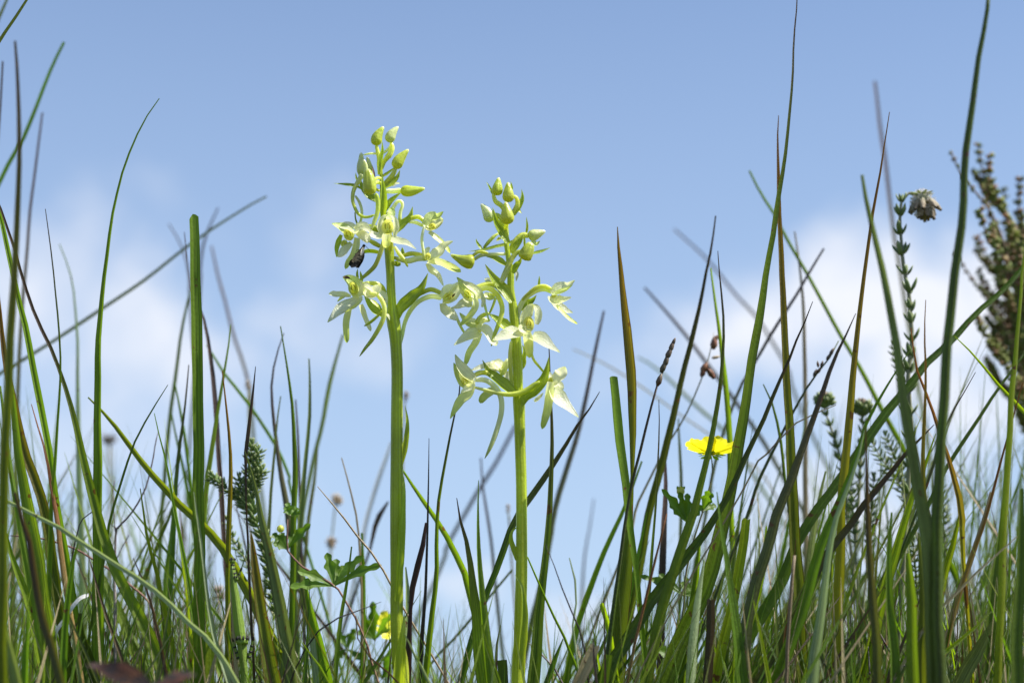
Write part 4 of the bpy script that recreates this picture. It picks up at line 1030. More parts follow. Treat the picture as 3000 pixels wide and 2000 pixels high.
B_('g', [(0, 1130), (6, 1180), (20, 1300), (40, 1430), (70, 1600), (100, 1750), (130, 1950)], [6, 12, 16, 20, 22], .59, 'bright green blade hugging the thick olive-yellow one near its foot')
B_('p', [(-60, 1425), (-20, 1448), (40, 1475), (100, 1508), (160, 1535), (220, 1575), (300, 1625), (360, 1665), (430, 1710), (500, 1770), (560, 1830), (620, 1880), (662, 1945), (700, 2010)], [8, 10, 12, 13, 14, 16, 17], .565, 'pale glossy blade lying slantwise in front of all the others, down to the horsetail', roll=.1)
B_('gv', [(44, 1440), (62, 1510), (85, 1580), (105, 1700), (130, 1820), (160, 1920), (182, 2010)], [10, 18, 22, 24, 26], .51, 'blurred brownish-purple blade close to the camera by the frame corner')
B_('g', [(231, 1577), (215, 1640), (200, 1750), (190, 1850), (185, 1950), (184, 2020)], [3, 12, 18, 20, 20], .57, 'short pointed blade whose tip touches the bent dry stalk')
B_('b', [(257, 1620), (285, 1720), (310, 1800), (340, 1880), (362, 1945), (372, 2010)], [2, 6, 8, 9, 9], .58, 'thin brown blade sloping down behind the papery strip')
B_('y', [(411, 1430), (421, 1500), (435, 1590), (457, 1660), (480, 1770), (500, 1860), (522, 1950), (534, 2020)], [3, 8, 11, 13, 14, 14], .60, 'bright lime blade with an even pale rim, below the arched wisp')
B_('b', [(390, 1633), (415, 1690), (435, 1740), (450, 1800), (475, 1900), (492, 2000)], [2, 6, 8, 10, 10], .58, 'thin blade with a brown withered point in front of the lime blade')
B_('d', [(512, 1470), (495, 1515), (462, 1590), (432, 1670), (408, 1730), (396, 1820)], [5, 9, 11, 12], .68, 'dark soft blade leaning down from the purple-tipped blade')
B_('g', [(512, 1400), (508, 1500), (499, 1600), (486, 1700), (480, 1800), (476, 1900)], [5, 11, 14, 15, 16], .67, 'upright soft green blade right below the purple-tipped one')
B_('p', [(568, 1440), (577, 1510), (590, 1600), (601, 1700), (615, 1800), (637, 1900), (672, 2010)], [3, 7, 9, 11, 13], .57, 'narrow pale blade in front of the foot of the broken-topped blade')
B_('y', [(616, 1850), (615, 1920), (612, 2010)], [22, 23, 24], .59, 'short bright stub cut off flat, between broken-topped blade and horsetail', cut=(0, 1, 0, -2, 0), roll=0, cup=.2)
B_('g', [(290, 1660), (318, 1730), (355, 1800), (390, 1900), (425, 2000)], [8, 22, 28, 30], .67, 'wide soft green blade behind the foot of the long brown-purple one')
B_('y', [(18, 1560), (40, 1650), (75, 1740), (105, 1850), (130, 1980)], [6, 18, 22, 24], .62, 'bright blade leaning in low behind the blurred brownish one')
B_('g', [(95, 1640), (120, 1780), (150, 1900), (180, 2010)], [6, 26, 30, 32], .60, 'wide blade standing in shade behind the short pointed blade')
B_('e', [(-10, 1740), (12, 1850), (40, 1950), (60, 2020)], [14, 26, 32, 34], .52, 'blurred grey-green blade filling the lower corner')
B_('g', [(84, 1780), (82, 1850), (76, 1930), (74, 2010)], [4, 12, 20, 22], .53, 'short blurred spike in front of the lower corner')
B_('d', [(235, 1795), (240, 1860), (265, 1930), (290, 2010)], [10, 26, 30, 34], .60, 'shadowed blade past the papery strip')
# ---- around the horsetail and the heath shoot, up to the taller orchid
B_('gu', [(749, 1073), (745, 1120), (738, 1180), (732, 1240), (725, 1290), (720, 1340), (721, 1420), (722, 1500), (727, 1560), (728, 1640)], [2, 7, 11, 12, 6, 5, 6, 7], .598, 'red-brown spear point on a thin yellowish stalk in front of the heath shoot', kind='vee')
B_('gr', [(651, 1085), (662, 1180), (673, 1290), (677, 1370), (675, 1450), (671, 1560), (668, 1700), (668, 1850)], [3, 8, 14, 15, 16], .62, 'green blade with a dark reddish middle beside the heath shoot')
B_('b', [(638, 1265), (650, 1400), (656, 1500), (660, 1600)], [2, 5, 6], .64, 'thin reddish stem between the broken-topped blade and the heath shoot')
B_('e', [(717, 1320), (742, 1400), (756, 1460), (768, 1530), (790, 1620), (810, 1720), (830, 1820), (846, 1900), (862, 2010)], [2, 10, 20, 28, 33, 37, 39], .585, 'large grey-green blade broadening downwards across the heath stem', roll=.1)
B_('ob2', [(735, 1556), (746, 1650), (760, 1750), (775, 1850), (795, 1950), (806, 2020)], [8, 22, 30, 38, 44], .58, 'wide dark olive blade with a red edge and a nipped point', cut=(-14, -4, 0, -10, -20), roll=-.1)
B_('ep', [(832, 975), (823, 1000), (806, 1060), (797, 1130), (803, 1230), (815, 1320), (830, 1420), (845, 1490), (856, 1560)], [3, 6, 8, 10, 14, 18, 22], .69, 'blurred lilac-brown blade bowed like a bracket')
B_('d', [(822, 955), (836, 1040), (846, 1100), (858, 1200), (864, 1320), (865, 1420), (862, 1500), (860, 1640)], [3, 6, 10, 14, 16, 17], .65, 'dark green blade rising to a fine point inside the bowed lilac one')
B_('u', [(866, 1170), (873, 1280), (876, 1380), (880, 1480), (882, 1600)], [4, 7, 8, 9], .71, 'purple blurred blade close behind the dark fine-pointed one')
B_('e', [(905, 1050), (908, 1130), (906, 1220), (898, 1320), (888, 1420), (880, 1500), (872, 1620)], [4, 9, 11, 12, 13], .68, 'blurred bluish-green upright blade, second before the taller orchid')
B_('e', [(1006, 980), (985, 1060), (962, 1150), (945, 1250), (925, 1330), (905, 1420), (890, 1500), (878, 1620)], [7, 13, 13, 12, 12], .76, 'blurred grey blade leaning towards the taller orchid, its tip just under the petals')
B_('e', [(931, 1310), (922, 1400), (912, 1470), (900, 1560), (892, 1650)], [4, 9, 10, 11], .73, 'short blurred teal blade at the foot of the grey leaning one')
B_('e', [(822, 1160), (812, 1230), (805, 1300), (797, 1400), (790, 1500), (784, 1600)], [3, 7, 9, 10], .68, 'thin teal blade crossing the bowed lilac one')
B_('s', [(1001, 1340), (1018, 1400), (1031, 1450), (1045, 1510), (1052, 1570), (1060, 1700), (1062, 1820)], [3, 5, 6, 6, 7], .67, 'thin straw stalk leaning, second from the taller orchid')
B_('s', [(930, 1424), (965, 1465), (995, 1500), (1025, 1540), (1055, 1580), (1090, 1620), (1135, 1690), (1162, 1745)], [2, 5, 6, 6, 6], .62, 'sharp straw stalk sloping down into the taller orchid', kind='stem')
B_('w', [(1146, 1295), (1138, 1320), (1110, 1400), (1085, 1480), (1070, 1540), (1058, 1610)], [6, 11, 12, 11, 10], .84, 'very blurred whitish blade beside the taller orchid')
B_('b', [(1137, 1468), (1115, 1500), (1096, 1540), (1085, 1600)], [6, 16, 14, 8], .76, 'blurred brown leaf end beside the taller orchid')
B_('g', [(1030, 1600), (1020, 1680), (1010, 1740), (1000, 1800), (986, 1920), (980, 2010)], [4, 9, 11, 12], .595, 'narrow upright green blade in front of the cut-leaved yellow flower plant')
B_('k', [(1117, 1762), (1088, 1772), (1060, 1784), (1010, 1800), (960, 1826), (930, 1850), (905, 1880), (880, 1930), (860, 1970), (848, 2010)], [1.5, 4, 5, 5, 5], .58, 'dark brown wiry stem arching out towards the taller orchid', kind='stem')
B_('g', [(882, 1877), (920, 1930), (966, 2005)], [2, 5, 7], .57, 'tiny thin green point under the wiry arch')
B_('b', [(1043, 1803), (1044, 1850), (1060, 1895), (1100, 1940), (1145, 1974), (1180, 2010)], [3, 4, 5, 5], .585, 'bent brown wisp by the foot of the taller orchid')
B_('g', [(892, 1688), (911, 1790), (940, 1900), (966, 2010)], [5, 20, 25, 28], .64, 'soft green blade broadening below the wiry arch')
B_('p', [(915, 1868), (922, 1930), (930, 2010)], [16, 18, 20], .60, 'stub cut off flat, right under the wiry arch', cut=(-3, 0, 0, 0, -3), roll=0, cup=.3)
B_('p', [(1185, 1853), (1206, 1900), (1235, 1950), (1262, 2010)], [2, 6, 8, 9], .57, 'short pale blade leaning at the foot of the taller orchid')
B_('e', [(850, 1560), (858, 1650), (862, 1750), (866, 1860), (872, 2000)], [8, 18, 22, 24], .69, 'soft pale blade standing behind the cut leaves')
B_('g', [(1060, 1560), (1064, 1660), (1066, 1780), (1064, 1900), (1062, 2010)], [6, 13, 16, 16], .68, 'soft upright blade between the yellow blossom in the shade and the wiry arch')
# ---- between the two orchids
B_('p', [(1188, 1660), (1194, 1740), (1194, 1840), (1190, 1960)], [4, 14, 18, 18], .63, 'whitish green blade hidden behind the foot of the taller orchid')
B_('k', [(1257, 1283), (1256, 1380), (1254, 1480), (1252, 1600), (1246, 1750), (1238, 1850), (1228, 2000)], [1.5, 4, 6, 8, 11, 13], .60, 'straight dark needle standing between the two orchids')
B_('gp', [(1350, 1090), (1347, 1140), (1335, 1200), (1316, 1290), (1305, 1350), (1291, 1430), (1282, 1500), (1280, 1600), (1280, 1680), (1270, 1770), (1255, 1900), (1245, 2000)], [3, 5, 8, 10, 13, 15, 17], .604, 'sharp curved blade rising under the petals of the shorter orchid')
B_('g', [(1176, 1370), (1215, 1430), (1250, 1480), (1300, 1555), (1345, 1640), (1372, 1700), (1390, 1790)], [5, 12, 15, 18, 20], .635, 'soft green diagonal blade starting behind the taller orchid')
B_('u', [(1248, 1530), (1238, 1600), (1226, 1650), (1210, 1720), (1203, 1800), (1198, 1900), (1192, 2000)], [6, 18, 16, 8, 18, 24], .606, 'twisted purple-brown dead leaf between the orchids')
B_('gp', [(1338, 1458), (1350, 1530), (1370, 1600), (1385, 1700), (1395, 1780), (1401, 1860), (1410, 1950), (1418, 2010)], [2, 9, 15, 22, 30, 36, 40], .60, 'stout dark blade with purple point, its mate crossing it before the shorter orchid')
B_('g', [(1402, 1406), (1400, 1500), (1402, 1600), (1408, 1700), (1420, 1800), (1430, 1900), (1438, 2010)], [2, 7, 13, 19, 25, 28], .59, 'stout bright blade with a slender point, right before the shorter orchid')
B_('dp', [(1757, 1147), (1737, 1184), (1700, 1232), (1660, 1300), (1615, 1370), (1575, 1430), (1545, 1472), (1510, 1520), (1490, 1570), (1465, 1650), (1430, 1730), (1400, 1820), (1370, 1920), (1350, 2000)], [2, 10, 17, 18, 18, 18, 19], .628, 'dark blade slanting behind the shorter orchid, its point past the needle')
B_('dp', [(1607, 985), (1610, 1060), (1613, 1150), (1617, 1250), (1618, 1320), (1614, 1400), (1610, 1500), (1600, 1600), (1590, 1700), (1580, 1800), (1570, 1900), (1560, 2010)], [2, 5, 10, 14, 17, 22, 28, 34], .61, 'straight dark green blade right behind the petals of the shorter orchid', roll=-.3, cup=.5)
B_('ep', [(1770, 910), (1750, 1000), (1730, 1100), (1710, 1200), (1690, 1280), (1665, 1360), (1640, 1440), (1620, 1520), (1600, 1640)], [6, 10, 13, 15, 16, 16], .76, 'blurred blue-grey blade running up past the dark slanting one')
B_('ep', [(1512, 1245), (1450, 1360), (1400, 1440), (1360, 1510), (1310, 1600), (1285, 1680)], [9, 11, 11, 11], .90, 'very blurred blue streak of a blade behind the shorter orchid stem')
B_('ep', [(1408, 1340), (1415, 1430), (1426, 1500), (1440, 1600), (1450, 1700), (1465, 1850)], [4, 8, 9, 10], .80, 'blurred bluish needle before the shorter orchid')
B_('ep', [(1740, 1460), (1728, 1540), (1714, 1620), (1706, 1720), (1700, 1850)], [3, 5, 7, 8], .90, 'very blurred lilac stalk in the open gap')
B_('e', [(1500, 1668), (1440, 1740), (1390, 1800), (1340, 1860), (1290, 1910), (1250, 1960)], [6, 7, 7, 7], .70, 'blurred dark blue-green blade crossing low behind the two stout ones')
B_('g', [(1412, 1828), (1428, 1900), (1450, 1960), (1466, 2010)], [4, 9, 11, 12], .575, 'thin blade with a tiny white tip in front of the stout ones')
B_('u', [(1466, 1830), (1455, 1900), (1450, 2010)], [2, 8, 10], .62, 'short purple point by the foot of the shorter orchid')
B_('d', [(1468, 1932), (1474, 2010)], [26, 28], .60, 'square-cut stub at the foot of the shorter orchid', cut=(0, 0, 0, 0, 0), roll=0, cup=.2)
# ---- past the shorter orchid
B_('g', [(1545, 1630), (1580, 1710), (1620, 1800), (1660, 1880), (1692, 1960)], [4, 6, 7, 8], .605, 'thin green blade sloping across behind the straight dark green one')
B_('k', [(1598, 1594), (1625, 1660), (1650, 1730), (1675, 1790), (1700, 1850), (1718, 1930), (1726, 2010)], [1.5, 4, 5, 6], .58, 'wiry stem, black above and orange below, bending down beside the straight green blade', kind='stem')
B_('p', [(1668, 1633), (1673, 1660), (1681, 1688), (1691, 1720), (1688, 1770), (1679, 1810), (1680, 1870), (1691, 1920), (1700, 2000)], [3, 6, 5, 6, 5, 5], .582, 'shrivelled whitish curl standing in the open gap')
B_('g', [(1880, 1350), (1850, 1430), (1822, 1500), (1790, 1570), (1755, 1650), (1720, 1740), (1690, 1830), (1668, 1920), (1655, 2010)], [5, 10, 14, 16, 18, 20], .67, 'soft green blade leaning away from the two sharp cut and pointed ones')
B_('g', [(1795, 1102), (1805, 1200), (1815, 1300), (1830, 1400), (1840, 1500), (1852, 1600), (1866, 1700), (1876, 1800), (1886, 1900), (1894, 2000)], [24, 25, 24, 21, 16, 14, 14], .598, 'sturdy green blade cut off flat at the top, beside the tall brown-tipped one', cut=(-4, 0, 1, 0, -3), roll=-.1, cup=.45)
B_('ob', [(1809, 664), (1812, 720), (1820, 800), (1830, 900), (1842, 1000), (1850, 1100), (1853, 1200), (1854, 1300), (1852, 1400), (1846, 1500), (1838, 1620), (1828, 1750), (1815, 1880), (1806, 2010)], [2, 14, 23, 26, 20, 9, 22, 38, 44, 44], .612, 'tall lone blade with a brown spear tip, standing clear against the sky', roll=.15, cup=.3)
B_('dp', [(1925, 1130), (1900, 1220), (1876, 1320), (1855, 1400), (1840, 1480), (1820, 1620), (1795, 1800), (1778, 1920), (1770, 2010)], [6, 8, 9, 11, 14, 16], .595, 'green sedge stem carrying a narrow brown spike', kind='stem', name='sedge_stem', cat='sedge')
B_('op', [(2097, 632), (2085, 720), (2070, 790), (2055, 870), (2036, 950), (2022, 1015), (1990, 1140), (1970, 1230), (1950, 1310), (1930, 1390), (1910, 1470), (1890, 1560), (1870, 1680)], [4, 8, 13, 17, 20, 21, 22], .665, 'softly blurred olive blade rising before the yellow flower')
B_('gp', [(1930, 1170), (1931, 1250), (1927, 1350), (1922, 1450), (1914, 1560), (1905, 1680)], [2, 5, 7, 9], .62, 'thin grey needle close to the softly blurred olive blade')
B_('u', [(1947, 1300), (1948, 1420), (1942, 1540), (1936, 1640), (1934, 1760), (1932, 1900)], [5, 14, 20, 23, 24], .67, 'blurred dark purple-brown blade under the yellow flower')
B_('e', [(1987, 1225), (1990, 1300), (1995, 1400), (1995, 1500), (1992, 1620)], [4, 9, 10, 10], .72, 'blurred grey blade just below the yellow flower')
B_('gp', [(2103, 735), (2108, 800), (2116, 880), (2120, 950), (2118, 1030), (2112, 1120), (2100, 1200), (2085, 1280), (2070, 1350), (2052, 1420), (2032, 1500), (1998, 1600), (1968, 1690), (1940, 1790), (1915, 1900), (1895, 2000)], [2, 6, 9, 13, 18, 24, 27, 30, 30], .588, 'sharp dark needle curving down across the front of the yellow flower')
B_('g', [(2082, 785), (2095, 880), (2108, 970), (2116, 1040), (2126, 1120), (2134, 1220), (2140, 1310), (2140, 1400)], [4, 8, 13, 15, 15], .665, 'soft green blade rising behind the yellow flower')
B_('gp', [(2336, -30), (2334, 20), (2326, 112), (2322, 223), (2314, 319), (2304, 415), (2293, 500), (2283, 564), (2271, 643), (2261, 707), (2248, 771), (2236, 851), (2223, 930), (2210, 1010), (2196, 1102), (2183, 1178), (2170, 1255), (2158, 1332), (2145, 1400), (2118, 1530), (2075, 1690), (2030, 1800), (1985, 1890), (1940, 2000)], [3, 6, 9, 13, 18, 24, 29, 34, 42, 46, 50], .60, 'tallest sharp green blade, reaching out of the top of the picture', roll=-.15, cup=.3)
B_('ob', [(2281, 338), (2278, 400), (2280, 500), (2282, 600), (2286, 700), (2290, 800), (2295, 900), (2299, 1000), (2302, 1102), (2308, 1200), (2314, 1300), (2320, 1400), (2324, 1520), (2330, 1640), (2340, 1760), (2346, 1920)], [2, 10, 15, 19, 22, 26, 30, 34, 38], .62, 'long brown-tipped blade standing just behind the tallest green one', roll=-.35, cup=.5)
B_('g', [(2195, 500), (2230, 570), (2265, 620), (2300, 690), (2340, 760), (2380, 830), (2450, 960), (2480, 1010), (2521, 1080), (2569, 1169), (2617, 1261), (2660, 1340), (2690, 1440)], [5, 8, 9, 10, 12, 15, 18], .73, 'blurred green blade leaning against the rest, sloping down behind the tallest one')
B_('s', [(2328, 678), (2340, 760), (2350, 850), (2355, 930), (2357, 1000), (2359, 1160), (2360, 1319), (2360, 1500), (2362, 1700)], [4, 8, 11, 13, 14, 15], .73, 'blurred straw-pale stalk standing beside the brown-tipped blade')
B_('ep', [(2414, 728), (2370, 800), (2330, 870), (2290, 930), (2245, 1002), (2221, 1046), (2170, 1130), (2140, 1210), (2110, 1300), (2085, 1400), (2070, 1500)], [6, 9, 9, 9, 9], .72, 'blurred teal blade crossing behind the tallest one at half its height')
B_('ep', [(1974, 672), (2070, 760), (2150, 860), (2215, 930), (2260, 1000), (2310, 1090), (2345, 1200)], [6, 9, 10, 10], .95, 'faint grey blade far behind, sloping from the open sky')
B_('ep', [(1888, 842), (1940, 900), (2000, 970), (2060, 1050), (2142, 1158), (2201, 1242), (2244, 1306), (2290, 1390)], [6, 9, 11, 12, 12], .84, 'blurred blade sloping down above the yellow flower')
B_('s', [(1678, 1022), (1770, 1065), (1860, 1120), (1945, 1180), (2000, 1220), (2078, 1273), (2140, 1318), (2200, 1365), (2260, 1430)], [3, 5, 5, 5, 5], .86, 'pale straw blurred stalk sloping behind the yellow flower')
B_('e', [(1868, 1046), (1930, 1084), (2050, 1198), (2088, 1230), (2124, 1268), (2170, 1330)], [4, 8, 9, 9], .92, 'faint pale blade above the pale straw stalk')
B_('dp', [(2381, 883), (2355, 950), (2330, 1005), (2308, 1064), (2278, 1128), (2257, 1178), (2232, 1242), (2201, 1306), (2175, 1362), (2140, 1440), (2102, 1505), (2064, 1564), (2010, 1630), (1960, 1695), (1920, 1745), (1862, 1838), (1810, 1920), (1762, 2000)], [2, 7, 11, 14, 18, 24, 30, 34, 36], .595, 'long dark blade sweeping diagonally down in front of the yellow-green stumps')
B_('gv', [(2507, 918), (2470, 1000), (2440, 1060), (2410, 1150), (2380, 1240), (2345, 1330), (2310, 1420), (2278, 1500), (2251, 1606), (2213, 1713), (2187, 1840), (2170, 2000)], [2, 9, 15, 20, 25, 28, 32, 34, 34], .58, 'stout blade, purple-black at the top and olive below')
B_('e', [(2457, 998), (2436, 1040), (2390, 1098), (2355, 1150), (2320, 1214), (2290, 1270), (2240, 1370), (2215, 1430), (2190, 1510)], [3, 6, 8, 9, 10], .65, 'grey-green rush stem with small brown spikelets', kind='stem', name='rush_stem', cat='rush')
B_('s', [(2449, 1186), (2390, 1210), (2330, 1240), (2290, 1280), (2255, 1320), (2215, 1362), (2190, 1410)], [2, 4, 5, 5], .582, 'thin straw-coloured wisp curving over the purple-black blade')
B_('d', [(2236, 1125), (2262, 1180), (2282, 1260), (2293, 1330), (2302, 1420)], [3, 7, 8, 8], .645, 'short dark blade curved behind the brown-tipped one')
B_('yr', [(2606, 328), (2595, 400), (2587, 450), (2580, 500), (2562, 596), (2553, 643), (2543, 723), (2530, 819), (2518, 915), (2507, 1010), (2497, 1128), (2489, 1223), (2480, 1319), (2470, 1415), (2464, 1500), (2462, 1628), (2455, 1755), (2453, 1880), (2450, 2000)], [2, 6, 9, 12, 16, 21, 24, 27, 30, 32], .60, 'yellow-lime blade with a rusty upper half and needle tip', roll=.1, cup=.3)
B_('e', [(2525, 512), (2540, 600), (2565, 700), (2588, 800), (2606, 900), (2625, 1000), (2639, 1128), (2655, 1223), (2671, 1319), (2690, 1430), (2702, 1500), (2723, 1628), (2731, 1798), (2740, 2000)], [8, 17, 23, 28, 36, 44, 50], .51, 'wide blurred grey-green blade close to the camera, between rusty blade and heath stem', roll=0)
B_('ep', [(2562, 238), (2575, 350), (2588, 440), (2597, 510), (2607, 600), (2620, 700), (2640, 820)], [9, 12, 13, 13], .88, 'blurred lilac tip high above the blurred grey-green blade')
B_('d', [(2898, -40), (2893, 20), (2885, 80), (2870, 160), (2855, 260), (2840, 360), (2827, 480), (2821, 628), (2808, 723), (2795, 819), (2786, 915), (2776, 1000), (2767, 1160), (2757, 1287), (2750, 1415), (2742, 1560), (2744, 1700), (2748, 1850), (2750, 2010)], [11, 17, 22, 26, 29, 32, 35, 38, 42], .51, 'thick dark rush stalk close to the camera, in front of the heather', kind='stem', name='rush_stem', cat='rush')
B_('d', [(3080, 700), (3000, 782), (2940, 850), (2880, 900), (2830, 950), (2780, 1008), (2722, 1056), (2665, 1128), (2601, 1204), (2553, 1271), (2500, 1350), (2450, 1425), (2390, 1500), (2330, 1600), (2290, 1700)], [9, 14, 17, 20, 24, 26, 28, 30], .64, 'broad dark blade rising diagonally towards the heather')
B_('y', [(2796, 984), (2815, 1002), (2865, 1052), (2910, 1110), (2950, 1152), (2985, 1190), (3020, 1232), (3080, 1330)], [2, 6, 9, 12, 14], .60, 'bright lime blade sloping down from the thick rush stalk to the frame edge')
B_('dp', [(2858, 1090), (2830, 1140), (2800, 1190), (2776, 1240), (2752, 1300), (2730, 1380)], [2, 4, 6, 8], .60, 'thin dark spike crossing the thick rush stalk')
B_('d', [(3010, 1026), (2960, 1092), (2915, 1152), (2870, 1222), (2830, 1282), (2790, 1342), (2755, 1400), (2720, 1480)], [6, 9, 11, 13], .63, 'dark blade running diagonally across behind the thick rush stalk')
B_('gr', [(2712, 878), (2709, 950), (2709, 1020), (2712, 1100), (2708, 1200), (2703, 1320), (2705, 1420), (2708, 1520), (2712, 1700)], [2, 6, 9, 13, 16, 17], .578, 'slim grey-green blade with a rust needle tip, beside the heath stem')
B_('yb', [(2668, 960), (2674, 1010), (2685, 1080), (2700, 1122), (2718, 1165), (2735, 1215), (2752, 1270), (2773, 1325), (2790, 1385), (2808, 1450), (2818, 1520), (2822, 1640)], [3, 6, 8, 10, 12, 18, 20, 12], .595, 'yellowing blade with brown blotches, twisting down behind the thick rush stalk')
B_('y', [(3004, 740), (2996, 787), (2990, 883), (2980, 1000), (2974, 1080), (2965, 1160), (2960, 1290), (2952, 1415), (2945, 1500), (2938, 1640), (2934, 1800)], [8, 12, 18, 21, 22, 24], .57, 'upright bright green blade near the heather and the frame edge')
B_('gv', [(2737, 1243), (2687, 1293), (2655, 1325), (2617, 1373), (2575, 1424), (2530, 1476), (2480, 1551), (2425, 1615), (2383, 1686), (2340, 1765), (2300, 1850)], [2, 12, 18, 22, 26, 26], .59, 'maroon-brown blade rising diagonally with a thin whiplike point')
B_('g', [(2669, 1022), (2626, 1086), (2585, 1153), (2556, 1204), (2537, 1242), (2524, 1287), (2505, 1350), (2473, 1440), (2442, 1505), (2417, 1564), (2383, 1670), (2349, 1798), (2298, 1925), (2270, 2010)], [2, 7, 11, 18, 25, 30, 34, 36], .584, 'green blade with olive point bowing behind the yellow-lime one')
B_('p', [(2532, 1260), (2520, 1320), (2500, 1385), (2480, 1440), (2452, 1510), (2430, 1606), (2417, 1713), (2404, 1819), (2388, 1925), (2380, 2010)], [3, 10, 14, 20, 26, 32], .57, 'pale grey-green blade with a saw edge, in front of the yellow-lime one')
B_('gv', [(2535, 1250), (2537, 1319), (2540, 1415), (2542, 1500), (2548, 1628), (2556, 1755), (2566, 1880), (2572, 2010)], [4, 10, 16, 22, 26, 28], .53, 'blurred dark stalk close to the camera, past the yellow-lime blade')
B_('y', [(2186, 1518), (2182, 1560), (2174, 1606), (2157, 1713), (2140, 1798), (2106, 1925), (2090, 2010)], [24, 26, 28, 29, 30], .602, 'bright sunlit blade snapped off flat with a tan flap at the break', cut=(-6, 2, 0, -3, 1), roll=-.1, cup=.3)
B_('g', [(2100, 1440), (2115, 1564), (2132, 1670), (2149, 1798), (2166, 1925), (2176, 2010)], [3, 14, 22, 30, 34], .57, 'pointed green blade standing in front of the snapped-off one')
B_('s', [(2327, 1626), (2320, 1700), (2314, 1800), (2307, 1900), (2303, 2010)], [9, 11, 11, 12], .57, 'grey weathered dead stalk, broken at the top', kind='stem', name='dead_stalk', cat='stalk')
B_('so', [(2331, 1578), (2328, 1620), (2318, 1720), (2300, 1850)], [2, 4, 6], .585, 'tiny orange needle behind the weathered dead stalk')
B_('b', [(2083, 1752), (2083, 1800), (2079, 1880), (2074, 2010)], [22, 24, 24, 26], .585, 'rotten brown stump with a splintered top', cut=(-3, 0, -6, -1, -4), roll=0, cup=.3, name='dead_stalk', cat='stalk')
B_('y', [(2207, 1757), (2222, 1830), (2240, 1920), (2256, 2010)], [3, 8, 10, 12], .562, 'small lime spike standing alone in front')
B_('p', [(2064, 1640), (2046, 1760), (2032, 1880), (2024, 2010)], [4, 20, 28, 30], .59, 'wide silvery blade with a crinkled edge beside the rotten stump')
B_('y', [(2741, 1270), (2720, 1330), (2698, 1390), (2674, 1446), (2655, 1510), (2625, 1606), (2595, 1700), (2570, 1800), (2550, 1900)], [2, 12, 20, 26, 30, 32], .60, 'sunlit lime blade fanning out to the foot of the maroon-brown one')
B_('y', [(2816, 1480), (2806, 1530), (2790, 1600), (2768, 1680), (2750, 1770)], [2, 14, 20, 20], .61, 'short sunlit blade pointing up beside the thick rush stalk foot')
B_('so', [(2996, 1120), (2968, 1223), (2936, 1335), (2907, 1446), (2880, 1540), (2850, 1620), (2820, 1710), (2790, 1810), (2765, 1920)], [3, 5, 8, 10, 12, 13], .592, 'ginger-edged blade leaning to the frame edge below the heather')
B_('s', [(2902, 1440), (2888, 1500), (2862, 1585), (2830, 1680), (2798, 1770), (2770, 1880)], [5, 14, 18, 18], .598, 'dry straw leaf beside the ginger-edged blade')
B_('s', [(2985, 1566), (2914, 1628), (2850, 1687), (2787, 1751), (2740, 1796), (2700, 1850)], [3, 6, 8, 8], .56, 'straw-green stalk crossing the dry straw leaf')
B_('y', [(2904, 1790), (2870, 1824), (2846, 1846), (2799, 1885), (2765, 1915), (2730, 1970)], [2, 8, 12, 14], .565, 'short lime blade lying low towards the frame corner')
B_('e', [(2912, 1812), (2885, 1860), (2863, 1904), (2808, 2000)], [8, 26, 36, 40], .58, 'broad shaded blade near the frame corner')
B_('d', [(2992, 1430), (2990, 1560), (2986, 1700), (2980, 1850), (2976, 2010)], [14, 28, 34, 38], .55, 'dark soft blade upright along the frame edge low down')
B_('d', [(2934, 1500), (2920, 1640), (2900, 1800), (2890, 1950)], [8, 22, 28, 30], .63, 'shaded upright blade before the frame-edge one')
B_('g', [(1896, 1500), (1880, 1580), (1855, 1700), (1835, 1800), (1810, 1900)], [3, 10, 12, 14], .64, 'slim blade between the cut-off one and the straw-tipped stalk')
B_('so', [(1953, 1504), (1940, 1560), (1920, 1640), (1900, 1720), (1880, 1800), (1860, 1880), (1836, 2010)], [3, 8, 8, 9], .583, 'straw-tipped stalk darkening to black-brown below', kind='stem')
B_('y', [(1763, 1766), (1776, 1810), (1788, 1860), (1800, 1950)], [13, 15, 16, 17], .60, 'short blade with a blunt rounded end, beside the tall lone blade', cut=(-5, 0, 1, 0, -5))
B_('g', [(1782, 1916), (1766, 2010)], [24, 26], .59, 'low stub cut square, under the blunt rounded one', cut=(0, 0, -1, 0, 0), roll=0)
B_('s', [(1744, 1888), (1728, 1930), (1706, 1970), (1690, 2010)], [28, 36, 34, 30], .575, 'torn tan scrap of dead leaf near the bottom', cut=(-3, 4, -6, 3, 0), roll=0)
B_('k', [(1738, 1868), (1742, 1930), (1750, 2010)], [3, 7, 8], .57, 'short black-brown spike in front of the torn tan scrap')
B_('d', [(1650, 1870), (1620, 1950), (1600, 2010)], [3, 14, 16], .60, 'short dark spike before the wiry stem')
B_('g', [(2052, 1560), (2040, 1700), (2020, 1840), (2000, 2000)], [6, 16, 22, 26], .63, 'green blade in the thicket under the yellow flower')
B_('y', [(2245, 1540), (2235, 1660), (2200, 1800), (2170, 1900)], [5, 18, 22, 24], .63, 'lit blade between the purple-black one and the snapped-off one')
B_('e', [(2420, 1380), (2400, 1480), (2380, 1600), (2372, 1720), (2368, 1850), (2366, 1990)], [6, 16, 20, 24, 26], .645, 'silver-green blade upright behind the pale saw-edged one')
B_('d', [(2612, 1500), (2602, 1620), (2606, 1760), (2616, 1900), (2620, 2010)], [6, 18, 26, 30], .56, 'dark shaded blade in the thicket past the yellow-lime one')
B_('g', [(2660, 1620), (2668, 1740), (2672, 1880), (2676, 2010)], [10, 26, 30, 34], .55, 'olive-shaded blade next to the wide blurred one')
